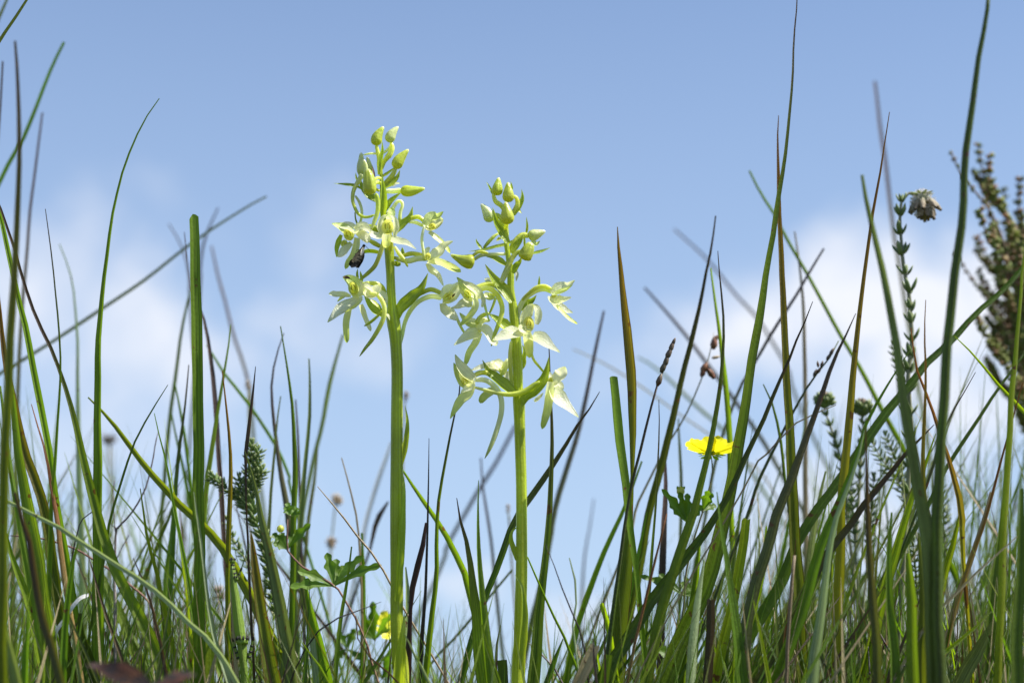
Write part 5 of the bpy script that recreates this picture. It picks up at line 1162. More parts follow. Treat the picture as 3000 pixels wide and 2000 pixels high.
B_('o', [(2690, 1560), (2700, 1680), (2704, 1800), (2700, 1960)], [4, 16, 22, 24], .56, 'yellow-brown streaked blade beside the thick rush stalk foot')
# ------------------------------------------------------------------ other plants
M_HLEAF = plant('heath_leaf', (.14, .19, .06), (.17, .23, .075), (.28, .32, .16), trans=.2, tcol=(1.6, 1.7, .9), rough=.5, vary=.12, nstreak=4, bump=.2)
M_HLEAFL = plant('heath_leaf_light', (.15, .23, .07), (.20, .28, .10), (.36, .40, .20), trans=.25, tcol=(1.6, 1.7, .9), rough=.5, vary=.12, nstreak=4, bump=.2)
M_HSTEM = plant('heath_stem', (.16, .12, .07), (.24, .24, .14), trans=.05, rough=.6, vary=.1)
M_FLORET = plant('heath_floret', (.34, .36, .22), (.30, .24, .16), (.10, .07, .05), tip_at=.98, trans=.25, tcol=(1.3, 1.1, 1.0), rough=.6, vary=.2, bump=.5)
M_FSEPAL = plant('heath_sepal', (.22, .28, .12), (.40, .42, .28), trans=.25, rough=.6, vary=.2)
M_HAIR = plant('heath_hair', (.84, .80, .76), trans=.3, tcol=(1, 1, 1), rough=.5, vary=.05, bump=0)
M_CALL = plant('heather_scale_leaf', (.13, .165, .028), (.17, .20, .04), trans=.3, rough=.55, vary=.3, bump=0)
M_CALLB = plant('heather_brown_bud', (.26, .14, .06), (.28, .18, .08), trans=.3, tcol=(1.5, 1.1, .8), rough=.55, vary=.3, bump=0)
M_CALLS = plant('heather_wood', (.10, .065, .04), (.13, .09, .05), trans=0, rough=.8)
M_YEL = plant('yellow_petal', (.80, .72, .02), (.86, .80, .03), (.84, .78, .06), trans=.5, tcol=(1.1, 1.1, .6), streak=.08, nstreak=12, rough=.4, vary=.02, bump=.3)
M_CUT = plant('cut_leaf', (.080, .150, .018), (.10, .175, .02), trans=.42, tcol=TC, streak=.2, nstreak=8, rough=.42, vary=.15, bump=.4)
M_CSTEM = plant('thin_green_stem', (.16, .20, .05), (.22, .20, .09), trans=.1, rough=.5)
M_TWIG = plant('dead_twig', (.20, .17, .15), (.24, .21, .19), (.14, .11, .11), trans=0, rough=.8, spots=1.0, bump=.8, vary=.1)
M_TWIGR = plant('red_twig', (.20, .10, .06), (.26, .15, .10), (.17, .09, .07), trans=0, rough=.8, spots=1.0, bump=.8, vary=.1)
M_HORSE = plant('horsetail_green', (.17, .27, .04), (.20, .30, .05), trans=.25, streak=.3, nstreak=18, rough=.4, bump=.5, vary=.03)
M_BLACK = plant('black_tooth', (.012, .010, .010), trans=0, rough=.6, vary=0, bump=0)
M_TOOTH = plant('pale_tooth_edge', (.45, .42, .36), trans=.1, rough=.6, vary=0, bump=0)
M_SPIKE = plant('brown_spikelet', (.07, .05, .03), (.12, .09, .06), (.28, .24, .20), tip_at=.98, trans=.05, rough=.6, vary=.3, spots=1.0)
M_FLUFF = plant('seed_fluff', (.36, .27, .17), (.46, .36, .25), trans=.3, tcol=(1, 1, 1), rough=.7, vary=.15, bump=0)
M_PURPLE = plant('purple_leaf_tissue', (.10, .045, .008), (.040, .016, .010), (.13, .085, .09), tip_at=.99, tip_len=.12, trans=.25, tcol=(2.4, 1.3, .6), rough=.7, spec=.2, vary=.1, streak=.7, nstreak=7, spots=2.2, spotcol=(.012, .008, .008), bump=1.0)
M_PAPER = plant('papery_tissue', (.50, .46, .42), (.80, .78, .74), (.86, .84, .80), tip_at=.9, tip_len=.3, trans=.25, tcol=(1, 1, .95), rough=.6, vary=0, streak=.15, edge=0, bump=.6)

def line(pts, d, n=30):
    return catmull([at(p[0], p[1], d + (p[2] * .001 if len(p) > 2 else 0)) for p in pts], n)

def rooted_stem(root, pts, ws, d, m, name='stem', n=46, sides=8, ridge=.05):
    """pts from the top down; the stem goes on into the ground under its thing"""
    C = [at(x, y, d) for x, y in pts][::-1]
    base = to_ground(C)
    full = base + C
    L = [0]
    for a, b in zip(full, full[1:]): L.append(L[-1] + (b - a).length)
    W = list(ws)[::-1]
    l0 = L[len(base)]
    keys = [(0, W[0])] + [((l0 + (L[-1] - l0) * i / (len(W) - 1)) / L[-1], w) for i, w in enumerate(W)]
    Q = catmull(full, n)
    rr = [px(d) * .5 * along(keys, i / (n - 1)) for i in range(n)]
    rr[-1] *= .5
    return part(name, tube(Q, rr, sides, ridge=ridge, nridge=5), m, root)

def base_of(pts, d):
    C = [at(x, y, d) for x, y in pts][::-1]
    b = to_ground(C)[0]
    return Vector((b.x, b.y, 0))

def leaf_mesh(name, length, width, m, thick=.5):
    """a small rolled, blunt heath leaf standing along +Z"""
    n = 7
    C = [Vector((0, -.08 * length * math.sin(i / (n - 1) * 2.4), length * i / (n - 1))) for i in range(n)]
    prof = [.35, .85, 1, .98, .85, .6, .15]
    g = tube(C, [width * .5 * v for v in prof], 7, flat=thick)
    return g.mesh(name, m)

def set_leaf(mesh, par, pos, direction, spin=0.0, scale=1.0, name='leaf', face=None):
    o = bpy.data.objects.new(name, mesh)
    col.objects.link(o)
    o.parent = par
    q = direction.to_track_quat('Z', 'Y') @ Quaternion(Vector((0, 0, 1)), spin)
    o.location = pos - Vector(root_of(par).location)
    o.rotation_mode = 'QUATERNION'
    o.rotation_quaternion = q
    o.scale = (scale, scale, scale)
    return o

def whorls(par, Q, ts, mesh, per=4, spread=.55, r=0.0, jit=.12, scale=lambda t: 1.0, rnd=None, name='leaf'):
    T = tangents(Q)
    n = len(Q)
    rnd = rnd or random.Random(3)
    for k, t in enumerate(ts):
        i = min(n - 1, int(t * (n - 1)))
        p, tg = Q[i], T[i]
        a = tg.orthogonal().normalized()
        for j in range(per):
            ph = 2 * math.pi * (j / per) + (math.pi / per if k % 2 else 0) + rnd.uniform(-.15, .15)
            out = Quaternion(tg, ph) @ a
            sp = spread * (1 + rnd.uniform(-jit, jit) * 2)
            dr = (tg * math.cos(sp) + out * math.sin(sp)).normalized()
            set_leaf(mesh, par, p + out * r, dr, rnd.uniform(-.2, .2), scale(t) * rnd.uniform(.85, 1.12), name)

# ---- cross-leaved heath with the nodding head
hp = [(2700, 574), (2682, 566), (2660, 566), (2642, 588), (2636, 640), (2640, 700), (2645, 760), (2655, 820), (2665, 870), (2668, 930), (2672, 980), (2668, 1040), (2660, 1100), (2668, 1250), (2662, 1400), (2650, 1600)]
HD = .665
heath = thing('cross_leaved_heath', base_of(hp, HD), 'slim upright heath stem with spaced leaf whorls and a single nodding flower head', 'heath plant')
rooted_stem(heath, hp, [6, 9, 10, 11, 12, 13, 14, 14, 15, 16, 16], HD, M_HSTEM, n=70)
k = px(HD)
hl = leaf_mesh('heath_leaf', 42 * k, 15 * k, M_HLEAF, .6)
rn = random.Random(11)
Q = line(hp[2:], HD, 60)[::-1]
def whorl_at(x, y, n=4, sp=.42, sc=1.0, tilt=(0, 0)):
    p = at(x, y, HD)
    up = Vector((tilt[0], 0, 1)).normalized()
    a = up.orthogonal().normalized()
    o = rn.uniform(0, .5)
    for j in range(n):
        out = Quaternion(up, 2 * math.pi * j / n + o) @ a
        dr = (up * math.cos(sp) + out * math.sin(sp)).normalized()
        set_leaf(hl, heath, p + out * k * 3 + Vector((0, 0, rn.uniform(-5, 5) * k)), (dr + out * rn.uniform(-.15, .3)).normalized(), 0, sc * rn.uniform(.78, 1.15))
for x, y, sc in ((2641, 592, .75), (2637, 632, 1.05), (2638, 690, 1), (2643, 745, 1), (2654, 802, .95), (2665, 857, 1), (2668, 908, .9), (2670, 945, .85), (2671, 1000, 1), (2669, 1045, .95), (2664, 1090, 1), (2662, 1150, 1), (2666, 1215, .95), (2667, 1290, 1), (2664, 1370, .95), (2660, 1450, .9)):
    whorl_at(x, y, sc=sc, n=4, sp=.40 + rn.uniform(-.05, .12))
# nodding head: a ring of urn-shaped florets hanging from the bent tip
head = part('flower_head', ball(at(2702, 578, HD), 17 * k, sx=1.2, sy=1, sz=.8, seg=12, rings=8), M_FSEPAL, heath, 'nodding head of woolly pinkish white florets')
g = Geo()
fm = tube([Vector((0, 0, v)) * k for v in (0, 5, 15, 28, 38, 45, 50)], [v * k for v in (3, 6, 8.5, 9, 7, 5, 4)], 9).mesh('floret', M_FLORET)
sm = leaf_mesh('heath_sepal', 24 * k, 10 * k, M_FSEPAL, .4)
for j in range(20):
    a = 2 * math.pi * j / 10 + (.3 if j > 9 else 0) + rn.uniform(-.2, .2)
    low = j > 9
    o = Vector((math.cos(a) * (9 if low else 17), math.sin(a) * (9 if low else 15), -12 if low else 2)) * k
    dr = Vector((math.cos(a) * (.30 if low else .62) + .10, math.sin(a) * (.3 if low else .6), -1.0 if low else -.8)).normalized()
    c = at(2705, 585, HD) + o
    set_leaf(fm, head, c, dr, 0, rn.uniform(.9, 1.1), 'floret')
    set_leaf(sm, head, c + Vector((0, 0, 2)) * k, (dr + Vector((math.cos(a), math.sin(a), .3)) * .35).normalized(), 0, 1, 'sepal')
for j in range(9):
    a = 2 * math.pi * j / 9
    set_leaf(sm, head, at(2700, 568, HD) + Vector((math.cos(a) * 10, math.sin(a) * 9, 0)) * k, Vector((math.cos(a), math.sin(a), .15)).normalized(), 0, 1.15, 'sepal')
g = Geo()
for j in range(420):
    a, z = rn.uniform(0, 6.28), rn.uniform(-.9, 1)
    r = math.sqrt(max(0, 1 - z * z))
    dv = Vector((math.cos(a) * r, math.sin(a) * r, z))
    p = at(2704, 594, HD) + Vector((dv.x * 28, dv.y * 25, dv.z * 36 - 4)) * k
    q = p + (dv + Vector((rn.uniform(-.4, .4), rn.uniform(-.4, .4), rn.uniform(-.4, .4)))).normalized() * 13 * k
    tube([p, (p + q) * .5, q], [1.2 * k, 1.0 * k, .4 * k], 3, g, cap=False)
part('hairs', g, M_HAIR, head)['kind'] = 'stuff'

def heath_shoot(label, pts, d, ws, leaf_len, leaf_w, nwh, leafy=(0, 1), per=4, spread=.75, side=(), head_=None, name='heath_shoot', light=False, seed=1, cat='heath plant', group=None):
    r = thing(name, base_of(pts, d), label, cat, group)
    rooted_stem(r, pts, ws, d, M_HSTEM)
    kk = px(d)
    rr = random.Random(seed)
    lm = leaf_mesh('heath_leaf', leaf_len * kk, leaf_w * kk, M_HLEAFL if light else M_HLEAF, .6)
    Q = line(pts, d, 60)[::-1]        # bottom up
    ts = [leafy[0] + (leafy[1] - leafy[0]) * (i + .5) / nwh for i in range(nwh)]
    whorls(r, Q, ts, lm, per, spread, kk * 2, scale=lambda t: .75 + .35 * math.sin(min(1, t) * 3.0), rnd=rr)
    # tuft that closes the tip
    for j in range(6):
        a = 2 * math.pi * j / 6
        set_leaf(lm, r, Q[-1], Vector((math.cos(a) * .3, math.sin(a) * .3, 1)).normalized(), 0, .75)
    for sp, sn in side:
        S = line(sp, d, 30)
        br = part('branch', tube(S, [kk * 3 * (1 - .5 * i / 29) for i in range(30)], 6), M_HSTEM, r)
        whorls(br, S, [.12 + .86 * (i + .5) / sn for i in range(sn)], lm, per, spread, kk * 2, scale=lambda t: .9, rnd=rr)
        for j in range(5):
            a = 2 * math.pi * j / 5
            set_leaf(lm, br, S[-1], Vector((math.cos(a) * .3, math.sin(a) * .3, 1)).normalized(), 0, .7)
    if head_:
        x, y, rad = head_
        hd = part('flower_head', ball(at(x, y, d), rad * kk * .8, sx=1, sy=1, sz=.95, seg=12, rings=8), M_HLEAF, r, 'round tight bud head with a pinkish top')
        bm_ = tube([Vector((0, 0, v)) * kk for v in (0, 5, 12, 19, 24)], [v * kk for v in (4, 7.5, 8, 6, 3)], 8).mesh('bud', M_HLEAF)
        bp_ = tube([Vector((0, 0, v)) * kk for v in (0, 5, 12, 18, 22)], [v * kk for v in (3, 6, 6.5, 5, 3)], 8).mesh('floret', M_FLORET)
        for j in range(18):
            a, z = 2.4 * j, -.4 + 1.35 * (j / 17)
            q_ = math.sqrt(max(0, 1 - z * z))
            dv = Vector((math.cos(a) * q_, math.sin(a) * q_, z))
            set_leaf(bp_ if z > .72 else bm_, hd, at(x, y, d) + dv * rad * kk * .55, (dv + Vector((0, 0, .7))).normalized(), 0, 1, 'floret')
    return r

heath_shoot('bushy leafy heath shoot with two side tufts beside the broken-topped blade', [(738, 1302), (733, 1350), (728, 1400), (728, 1450), (742, 1510), (766, 1566), (782, 1628), (791, 1691), (804, 1760), (815, 1850)], .655,
            [5, 6, 7, 8, 8, 9], 30, 10, 40, leafy=(.10, 1), per=6, spread=.80, light=True, seed=5,
            side=(([(728, 1465), (745, 1430), (758, 1402), (770, 1376)], 8), ([(732, 1500), (690, 1450), (652, 1420), (616, 1396)], 11), ([(738, 1520), (715, 1470), (704, 1430), (700, 1400)], 9), ([(730, 1440), (748, 1380), (752, 1345), (756, 1320)], 10)))
heath_shoot('small sparse heath shoot behind the red-edged dark olive blade', [(664, 1524), (680, 1570), (700, 1610), (722, 1640), (740, 1690)], .67, [4, 5, 6], 24, 8, 9, seed=6, light=True)
heath_shoot('heath shoot with a round bud head beside the purple-black blade', [(2416, 1200), (2428, 1235), (2447, 1290), (2464, 1350), (2474, 1420), (2480, 1500)], .70, [7, 8, 9, 9], 32, 10, 9, spread=.5, head_=(2415, 1178, 24), seed=8, group='heath shoots with bud heads')
heath_shoot('heath shoot with a pink-topped bud head, between yellow-lime blade and heath stem', [(2528, 1225), (2530, 1260), (2524, 1310), (2520, 1370), (2516, 1450)], .70, [9, 10, 9, 9], 30, 10, 7, spread=.45, head_=(2527, 1200, 26), seed=9, group='heath shoots with bud heads')
heath_shoot('feathery heath shoot with curled tip, standing before the heath stem with the nodding head', [(2556, 1300), (2580, 1338), (2604, 1372), (2630, 1410), (2650, 1450), (2664, 1510)], .68, [4, 5, 6], 30, 8, 15, spread=.85, seed=12)
heath_shoot('second feathery heath shoot, rising more steeply above the first', [(2594, 1278), (2610, 1310), (2624, 1345), (2640, 1390), (2650, 1440)], .69, [4, 5, 6], 28, 8, 13, spread=.8, seed=13)
heath_shoot('leafy tip beside the heath stem with spaced whorls', [(2618, 1012), (2622, 1040), (2634, 1080), (2648, 1130), (2656, 1190)], .69, [4, 5, 6], 26, 8, 9, spread=.7, seed=14)
heath_shoot('dark bottle-brush heath shoot low behind the wide blurred blade', [(2676, 1588), (2680, 1640), (2684, 1700), (2688, 1770), (2684, 1850), (2680, 1930)], .67, [6, 7, 8], 30, 8, 22, spread=1.0, per=6, seed=15)
heath_shoot('scraggy heath shoot in the thicket below the curled feathery one', [(2560, 1400), (2556, 1460), (2548, 1530), (2545, 1600)], .69, [5, 6, 6], 28, 8, 10, spread=.7, seed=16)
heath_shoot('pale heath shoot low beside the yellow-lime blade', [(2492, 1410), (2495, 1460), (2500, 1520), (2505, 1600)], .69, [6, 7, 7], 28, 9, 8, spread=.8, seed=17, light=True)
heath_shoot('heath tuft deep in the thicket under the heather bush', [(2752, 1420), (2760, 1470), (2764, 1530), (2770, 1620)], .70, [5, 6, 6], 30, 8, 11, spread=.9, per=5, seed=18)

# ---- heather bush at the frame edge
HB = .80
hroot = at(3090, 2000, HB)
bush = thing('heather_bush', Vector((hroot.x, hroot.y, 0)), 'soft-focus brown and green heather bush filling the upper frame edge', 'heather bush')
g = Geo()
trunk_top = at(3085, 1480, HB)
part('stem', tube(catmull([bush.location.copy(), at(3090, 1900, HB), at(3088, 1700, HB), trunk_top], 20), [.0022 - .0009 * i / 19 for i in range(20)], 8), M_CALLS, bush)
rb = random.Random(21)
def scaly(S, kk, rad, nper, seed):
    rr = random.Random(seed)
    g = Geo()
    T = tangents(S)
    n = len(S)
    for s in range(nper):
        t = s / nper
        i = min(n - 1, int(t * n))
        a = T[i].orthogonal().normalized()
        if rr.random() < .18: continue
        out = Quaternion(T[i], s * 2.2 + rr.uniform(-.7, .7)) @ a
        rdy = rad * (1.0 - .35 * t) * rr.uniform(.5, 1.35)
        dr = (T[i] * rr.uniform(.5, 1.0) + out).normalized()
        p = S[i] + T[i] * rr.uniform(-1, 1) * kk * 3
        q = p + dr * rdy
        mi = 1 if rr.random() < (.12 + .30 * t) else 0
        m_ = (p + q) * .5 + out * rdy * .12
        tube([p, m_, q], [kk * 3.2, kk * 7.0 * rr.uniform(.5, 1.35), kk * 2.6], 5, g, mi=mi)
    return g
kk = px(HB)
tips = [(2786, 446, 2822, 520, 2880, 680), (2867, 428, 2880, 500, 2920, 700), (2898, 460, 2905, 540, 2940, 720), (2870, 620, 2890, 680, 2935, 820), (2862, 700, 2895, 760, 2940, 900), (2990, 528, 2985, 620, 2975, 800),
        (2940, 560, 2950, 660, 2965, 840), (2798, 745, 2850, 820, 2930, 960), (2885, 560, 2912, 660, 2945, 800), (2870, 800, 2905, 860, 2955, 980), (3040, 620, 3020, 740, 2990, 930), (2925, 760, 2945, 850, 2965, 980),
        (2990, 700, 2985, 800, 2975, 950), (2905, 900, 2930, 960, 2965, 1080), (2860, 930, 2900, 1000, 2960, 1120), (3070, 820, 3040, 900, 2995, 1060), (2990, 900, 2985, 980, 2980, 1100), (2900, 1060, 2930, 1120, 2965, 1220), (3050, 1020, 3020, 1100, 2990, 1220), (2960, 660, 2965, 740, 2972, 880)]
for s, (x0, y0, x1, y1, x2, y2) in enumerate(tips):
    dz = rb.uniform(-.04, .06)
    x2 = x1 + (3090 - x1) * .40
    jx, jy = 3090 + rb.uniform(-60, 60), 1500 + rb.uniform(-60, 60)
    S = catmull([at(jx, jy, HB + dz), at((x2 + jx) / 2 + 8, (y2 + jy) / 2, HB + dz), at(x2, y2, HB + dz), at(x1, y1, HB + dz), at(x0, y0, HB + dz)], 40)
    br = part('branch', tube(S, [.0011 - .0007 * i / 39 for i in range(40)], 6), M_CALLS, bush)
    thin = s in (0, 7)
    fo = part('foliage', scaly(S[17:], kk, kk * (11 if thin else 22), 90 if thin else 190, s), [M_CALL, M_CALLB], br)
    fo['kind'] = 'stuff'
    for q in range(0 if thin else 3):
        i = 22 + q * 4 + rb.randint(0, 3)
        a = rb.uniform(-.9, .9)
        dv = (tangents(S)[i] + Vector((math.sin(a) * .8, math.cos(a) * .4, .1))).normalized()
        ln = rb.uniform(50, 90) * kk
        S2 = catmull([S[i], S[i] + dv * ln * .5, S[i] + dv * ln + Vector((0, 0, ln * .2))], 16)
        tw = part('twig', tube(S2, [.0005] * 16, 5), M_CALLS, br)
        f2 = part('foliage', scaly(S2, kk, kk * 17, 80, s * 7 + q), [M_CALL, M_CALLB], br); f2['kind'] = 'stuff'

# ---- tormentil: yellow flowers and toothed fingered leaves
def leaflet(par, a, b, w, teeth=3, nm='leaflet', m=None, face=Vector((0, -1, .4))):
    n = 20
    Q = catmull([a, (a + b) * .5 + Vector((0, 0, (b - a).length * .05)), b], n)
    W = []
    for i in range(n):
        t = i / (n - 1)
        v = along([(0, .12), (.25, .45), (.55, .95), (.72, 1), (.86, .7), (.95, .4), (1, .06)], t)
        if t > .5: v *= 1 + .38 * math.sin((t - .5) * 2 * math.pi * teeth)
        W.append(w * .5 * max(v, .04))
    return part(nm, ribbon(Q, W, face, cup=.35, cols=6, vee=True, wave=.08), m or M_CUT, par)

def fingered_leaf(par, c, tips_, d, w=26, label=None):
    """c centre, tips the points of its leaflets, all in photograph pixels (+ mm depth)"""
    cp = at(c[0], c[1], d)
    node = part('leaf', ball(cp, px(d) * 4), M_CSTEM, par, label)
    for x, y, z in tips_:
        leaflet(node, cp, at(x, y, d + z * .001), w * px(d))
    return node

def blossom(par, c, d, r, tilt, label, npet=4, spin=.4, name='flower'):
    cp = at(c[0], c[1], d)
    q = Quaternion(Vector((1, 0, 0)), tilt[0]) @ Quaternion(Vector((0, 1, 0)), tilt[1])
    kk = px(d)
    cen = part(name, ball(cp, kk * 7, sz=.6), M_LIPYELLOW, par, label)
    for j in range(npet):
        a = spin + 2 * math.pi * j / npet
        dv = q @ Vector((math.cos(a), math.sin(a), .18))
        up = q @ Vector((0, 0, 1))
        sd = up.cross(dv).normalized()
        n, m_ = 14, 11
        rows = []
        for i in range(n):
            t = i / (n - 1)
            row = []
            for s in range(m_):
                u = s / (m_ - 1) * 2 - 1
                wv = along([(0, .16), (.3, .5), (.6, .84), (.85, .9), (1, .72)], t)
                notch = 1 - .14 * max(0, 1 - abs(u) * 2.6) * t ** 4 - .18 * abs(u) ** 3 * t ** 3
                p = cp + dv * (t * r * kk * notch) + sd * (u * wv * r * kk * .62) + up * (r * kk * (.16 * u * u * t + .10 * t * t + .03 * math.sin(9 * u + j)))
                row.append(p)
            rows.append(row)
        part('petal', Geo().grid(rows), M_YEL, cen)
        a2 = a + math.pi / npet
        for nm, rr_, ww in (('sepal', .58, 15), ('sepal', .5, 9)):
            aa = a2 if ww == 15 else a
            dv2 = q @ Vector((math.cos(aa), math.sin(aa), -.06))
            leaflet(cen, cp - up * kk * 3, cp - up * kk * 4 + dv2 * r * kk * rr_, ww * kk, teeth=0, nm='sepal', face=-up)
    g = Geo()
    for j in range(16):
        a = j * 2 * math.pi / 16
        p = cp + q @ Vector((math.cos(a) * 7, math.sin(a) * 7, 3)) * kk
        p2 = p + (q @ Vector((math.cos(a) * .5, math.sin(a) * .5, 1))) * 10 * kk
        tube([p, (p + p2) * .5, p2], [kk * .8, kk * .7, kk * 1.8], 5, g)
    part('stamens', g, M_LIPYELLOW, cen)['kind'] = 'stuff'
    return cen

TD = .635
tp = [(2084, 1336), (2088, 1380), (2078, 1430), (2058, 1500), (2030, 1590), (2008, 1690), (2000, 1800)]
t1 = thing('yellow_wildflower', base_of(tp, TD), 'bright yellow four-petalled wildflower in full sun, high among the grass', 'wildflower', 'yellow tormentil plants')
rooted_stem(t1, tp, [5, 5, 5, 6, 6], TD, M_CSTEM)
blossom(t1, (2084, 1328), TD, 76, (R(-9), R(4)), 'open yellow flower seen from just below', npet=5, spin=.35)
fingered_leaf(t1, (2014, 1532), [(1938, 1432, -4), (1962, 1476, 2), (2014, 1444, 4), (2060, 1480, 0), (1990, 1440, -2)], TD, 24)
bd = part('bud', ball(at(1994, 1438, TD), px(TD) * 12, sz=1.2, seg=10, rings=8), M_OVARY, t1, 'small round green bud')
for j in range(5):
    a = j * 1.256
    cb = at(1994, 1446, TD)
    leaflet(bd, cb, cb + Vector((math.cos(a) * 13, math.sin(a) * 10, 22)) * px(TD), 9 * px(TD), 0, 'sepal')
fingered_leaf(t1, (2058, 1496), [(2088, 1444, 0), (2098, 1480, 3), (2076, 1436, -3)], TD, 24)
fingered_leaf(t1, (2002, 1742), [(1874, 1686, -2), (2012, 1690, 3), (2052, 1742, 0), (1930, 1680, 4), (2040, 1716, 2)], TD + .004, 22)
fingered_leaf(t1, (1992, 1930), [(1910, 1900, -2), (1960, 1890, 3), (2030, 1905, 0), (2044, 1940, 4)], TD + .004, 28)

TD2 = .70
tp = [(1140, 1840), (1126, 1900), (1110, 1960), (1100, 2020)]
t2 = thing('yellow_wildflower', base_of(tp, TD2), 'yellow wildflower low in the shade, partly hidden by the stem of the taller orchid', 'wildflower', 'yellow tormentil plants')
rooted_stem(t2, tp, [6, 6, 6], TD2, M_CSTEM)
blossom(t2, (1142, 1836), TD2, 48, (R(70), R(14)), 'yellow flower turned towards the viewer', npet=4, spin=.9)
fingered_leaf(t2, (1098, 1872), [(1060, 1800, -4), (1092, 1760, -2), (1150, 1800, -12), (1046, 1850, 0), (1142, 1846, -14)], TD2 - .006, 26)
fingered_leaf(t2, (1016, 1900), [(990, 1850, 2), (1040, 1840, 0), (1070, 1940, -3), (980, 1930, 0)], TD2, 24)
fingered_leaf(t2, (1120, 1985), [(1150, 1900, -4), (1050, 1950, 0), (1142, 1960, -2), (1080, 1930, 2)], TD2, 26)

TD3 = .628
tp = [(843, 1520), (842, 1560), (842, 1610), (866, 1640), (890, 1662), (940, 1690), (988, 1722), (1015, 1766), (1040, 1806), (1060, 1850), (1080, 1900), (1096, 1960)]
t3 = thing('tormentil_leaf_stem', base_of(tp, TD3), 'reddish creeping stem carrying dark toothed hand-shaped leaves before the taller orchid', 'leafy stem')
rooted_stem(t3, tp, [5, 5, 6, 6, 6, 6], TD3, M_TWIGR, n=60)
fingered_leaf(t3, (978, 1716), [(848, 1719, -4), (872, 1672, -2), (958, 1618, 2), (986, 1636, 6), (1062, 1628, 2), (1118, 1654, -4), (1012, 1656, 4)], TD3, 29)
fingered_leaf(t3, (842, 1608), [(798, 1562, 0), (800, 1592, -3), (910, 1534, -2), (822, 1560, 4), (872, 1564, 3)], TD3 + .006, 26)
fingered_leaf(t3, (850, 1510), [(836, 1484, 0), (872, 1486, 2), (880, 1502, -2), (842, 1472, 3)], TD3 + .006, 24)
bd = part('bud', ball(at(822, 1548, TD3), px(TD3) * 11, seg=10, rings=8), M_OVARY, t3)

# ---- horsetail
ED = .585
ep = [(681, 1642), (684, 1700), (692, 1760), (702, 1840), (710, 1900), (716, 1960), (720, 2020)]
hs_ = thing('horsetail', base_of(ep, ED), 'ribbed green horsetail with black-toothed joints, beside the dark olive blade', 'horsetail')
rooted_stem(hs_, ep, [16, 18, 24, 30, 26, 20, 20], ED, M_HORSE, ridge=.09, sides=24)
ke = px(ED)
def toothed(par, c, rad, h, nteeth, up=Vector((0, 0, 1)), pale=True, nm='sheath'):
    """a joint: a collar crowned with pointed black teeth"""
    q = up.to_track_quat('Z', 'Y')
    g = tube([c, c + up * h * .5, c + up * h], [rad, rad * 1.08, rad * 1.1], 16)
    sh = part(nm, g, M_HORSE, par)
    g = Geo()
    for j in range(nteeth):
        a = 2 * math.pi * j / nteeth
        o = q @ Vector((math.cos(a), math.sin(a), 0))
        b0 = c + up * h * .8 + o * rad * 1.05
        tube([b0, b0 + up * h * .5 + o * rad * .05, b0 + up * h * 1.0 - o * rad * .15], [rad * .26, rad * .22, rad * .04], 5, g)
    part('teeth', g, M_BLACK, sh)
    return sh
def segs(pts, w, nseg, nm):
    S = line(pts, ED, 30)
    br = part(nm, tube(S, [ke * w * .5 * (1 - .45 * i / 29) for i in range(30)], 12, ridge=.08, nridge=6), M_HORSE, hs_)
    T = tangents(S)
    for s in range(nseg):
        i = int(3 + 26 * s / nseg)
        g = tube([S[i] + T[i] * ke * v for v in (-2.5, 0, 3)], [ke * w * .5 * r_ * (1 - .45 * i / 29) for r_ in (1.08, 1.2, 1.02)], 10)
        sh = part('joint', g, M_BLACK, br)
    c = S[-1]
    g = Geo()
    for j in range(5):
        a = j * 1.256
        o = Vector((math.cos(a), math.sin(a), 0)) * ke * w * .2
        tube([c + o - T[-1] * ke * 2, c + o * .9 + T[-1] * ke * 5, c + o * .4 + T[-1] * ke * 11], [ke * 1.8, ke * 1.5, ke * .4], 5, g)
    part('teeth', g, M_BLACK, br)
segs([(688, 1696), (684, 1676), (682, 1656), (680, 1642)], 17, 4, 'tip')
toothed(hs_, at(681, 1648, ED), ke * 7.5, ke * 8, 8)
segs([(696, 1696), (700, 1684), (705, 1670)], 9, 2, 'branch')
toothed(hs_, at(690, 1700, ED), ke * 9, ke * 9, 9)
segs([(702, 1930), (694, 1912), (688, 1896), (684, 1878)], 13, 3, 'branch')
segs([(728, 1928), (734, 1908), (738, 1892), (740, 1874)], 13, 3, 'branch')
toothed(hs_, at(710, 1886, ED - .001), ke * 15, ke * 14, 10)
C_ = line([(705, 1670), (716, 1640), (730, 1592)], ED, 12)
part('branch', tube(C_, [ke * 1.6] * 12, 5), M_HORSE, hs_)

# ---- spikes, seed heads, twigs
def spikelets(par, spots_, d, m, w=9, ln=26, nm='spikelet'):
    for x, y, ang, sc in spots_:
        a = at(x, y, d)
        dv = Vector((math.sin(ang), -.15, math.cos(ang)))
        kk = px(d) * sc
        part(nm, tube([a - dv * ln * .5 * kk, a - dv * ln * .2 * kk, a + dv * ln * .15 * kk, a + dv * ln * .5 * kk], [w * .2 * kk, w * .5 * kk, w * .42 * kk, w * .1 * kk], 8, ridge=.12, nridge=4), m, par)
sedge = [o for o in col.objects if o.name.startswith('sedge_stem')][0]
part('stalk_tip', tube(line([(1925, 1132), (1942, 1090), (1958, 1046), (1975, 1000)], .595, 12), [px(.595) * 2] * 12, 6), M_SPIKE, sedge)
spikelets(sedge, [(1932, 1112, .35, 1.3), (1944, 1074, .45, 1.25), (1952, 1056, .3, 1.2), (1960, 1034, .45, 1.25), (1968, 1014, .35, 1.1), (1974, 1000, .4, .8)], .594, M_SPIKE, 12, 30)
rush = [o for o in col.objects if o.name.startswith('rush_stem') and 'spikelets' in o['label']][0]
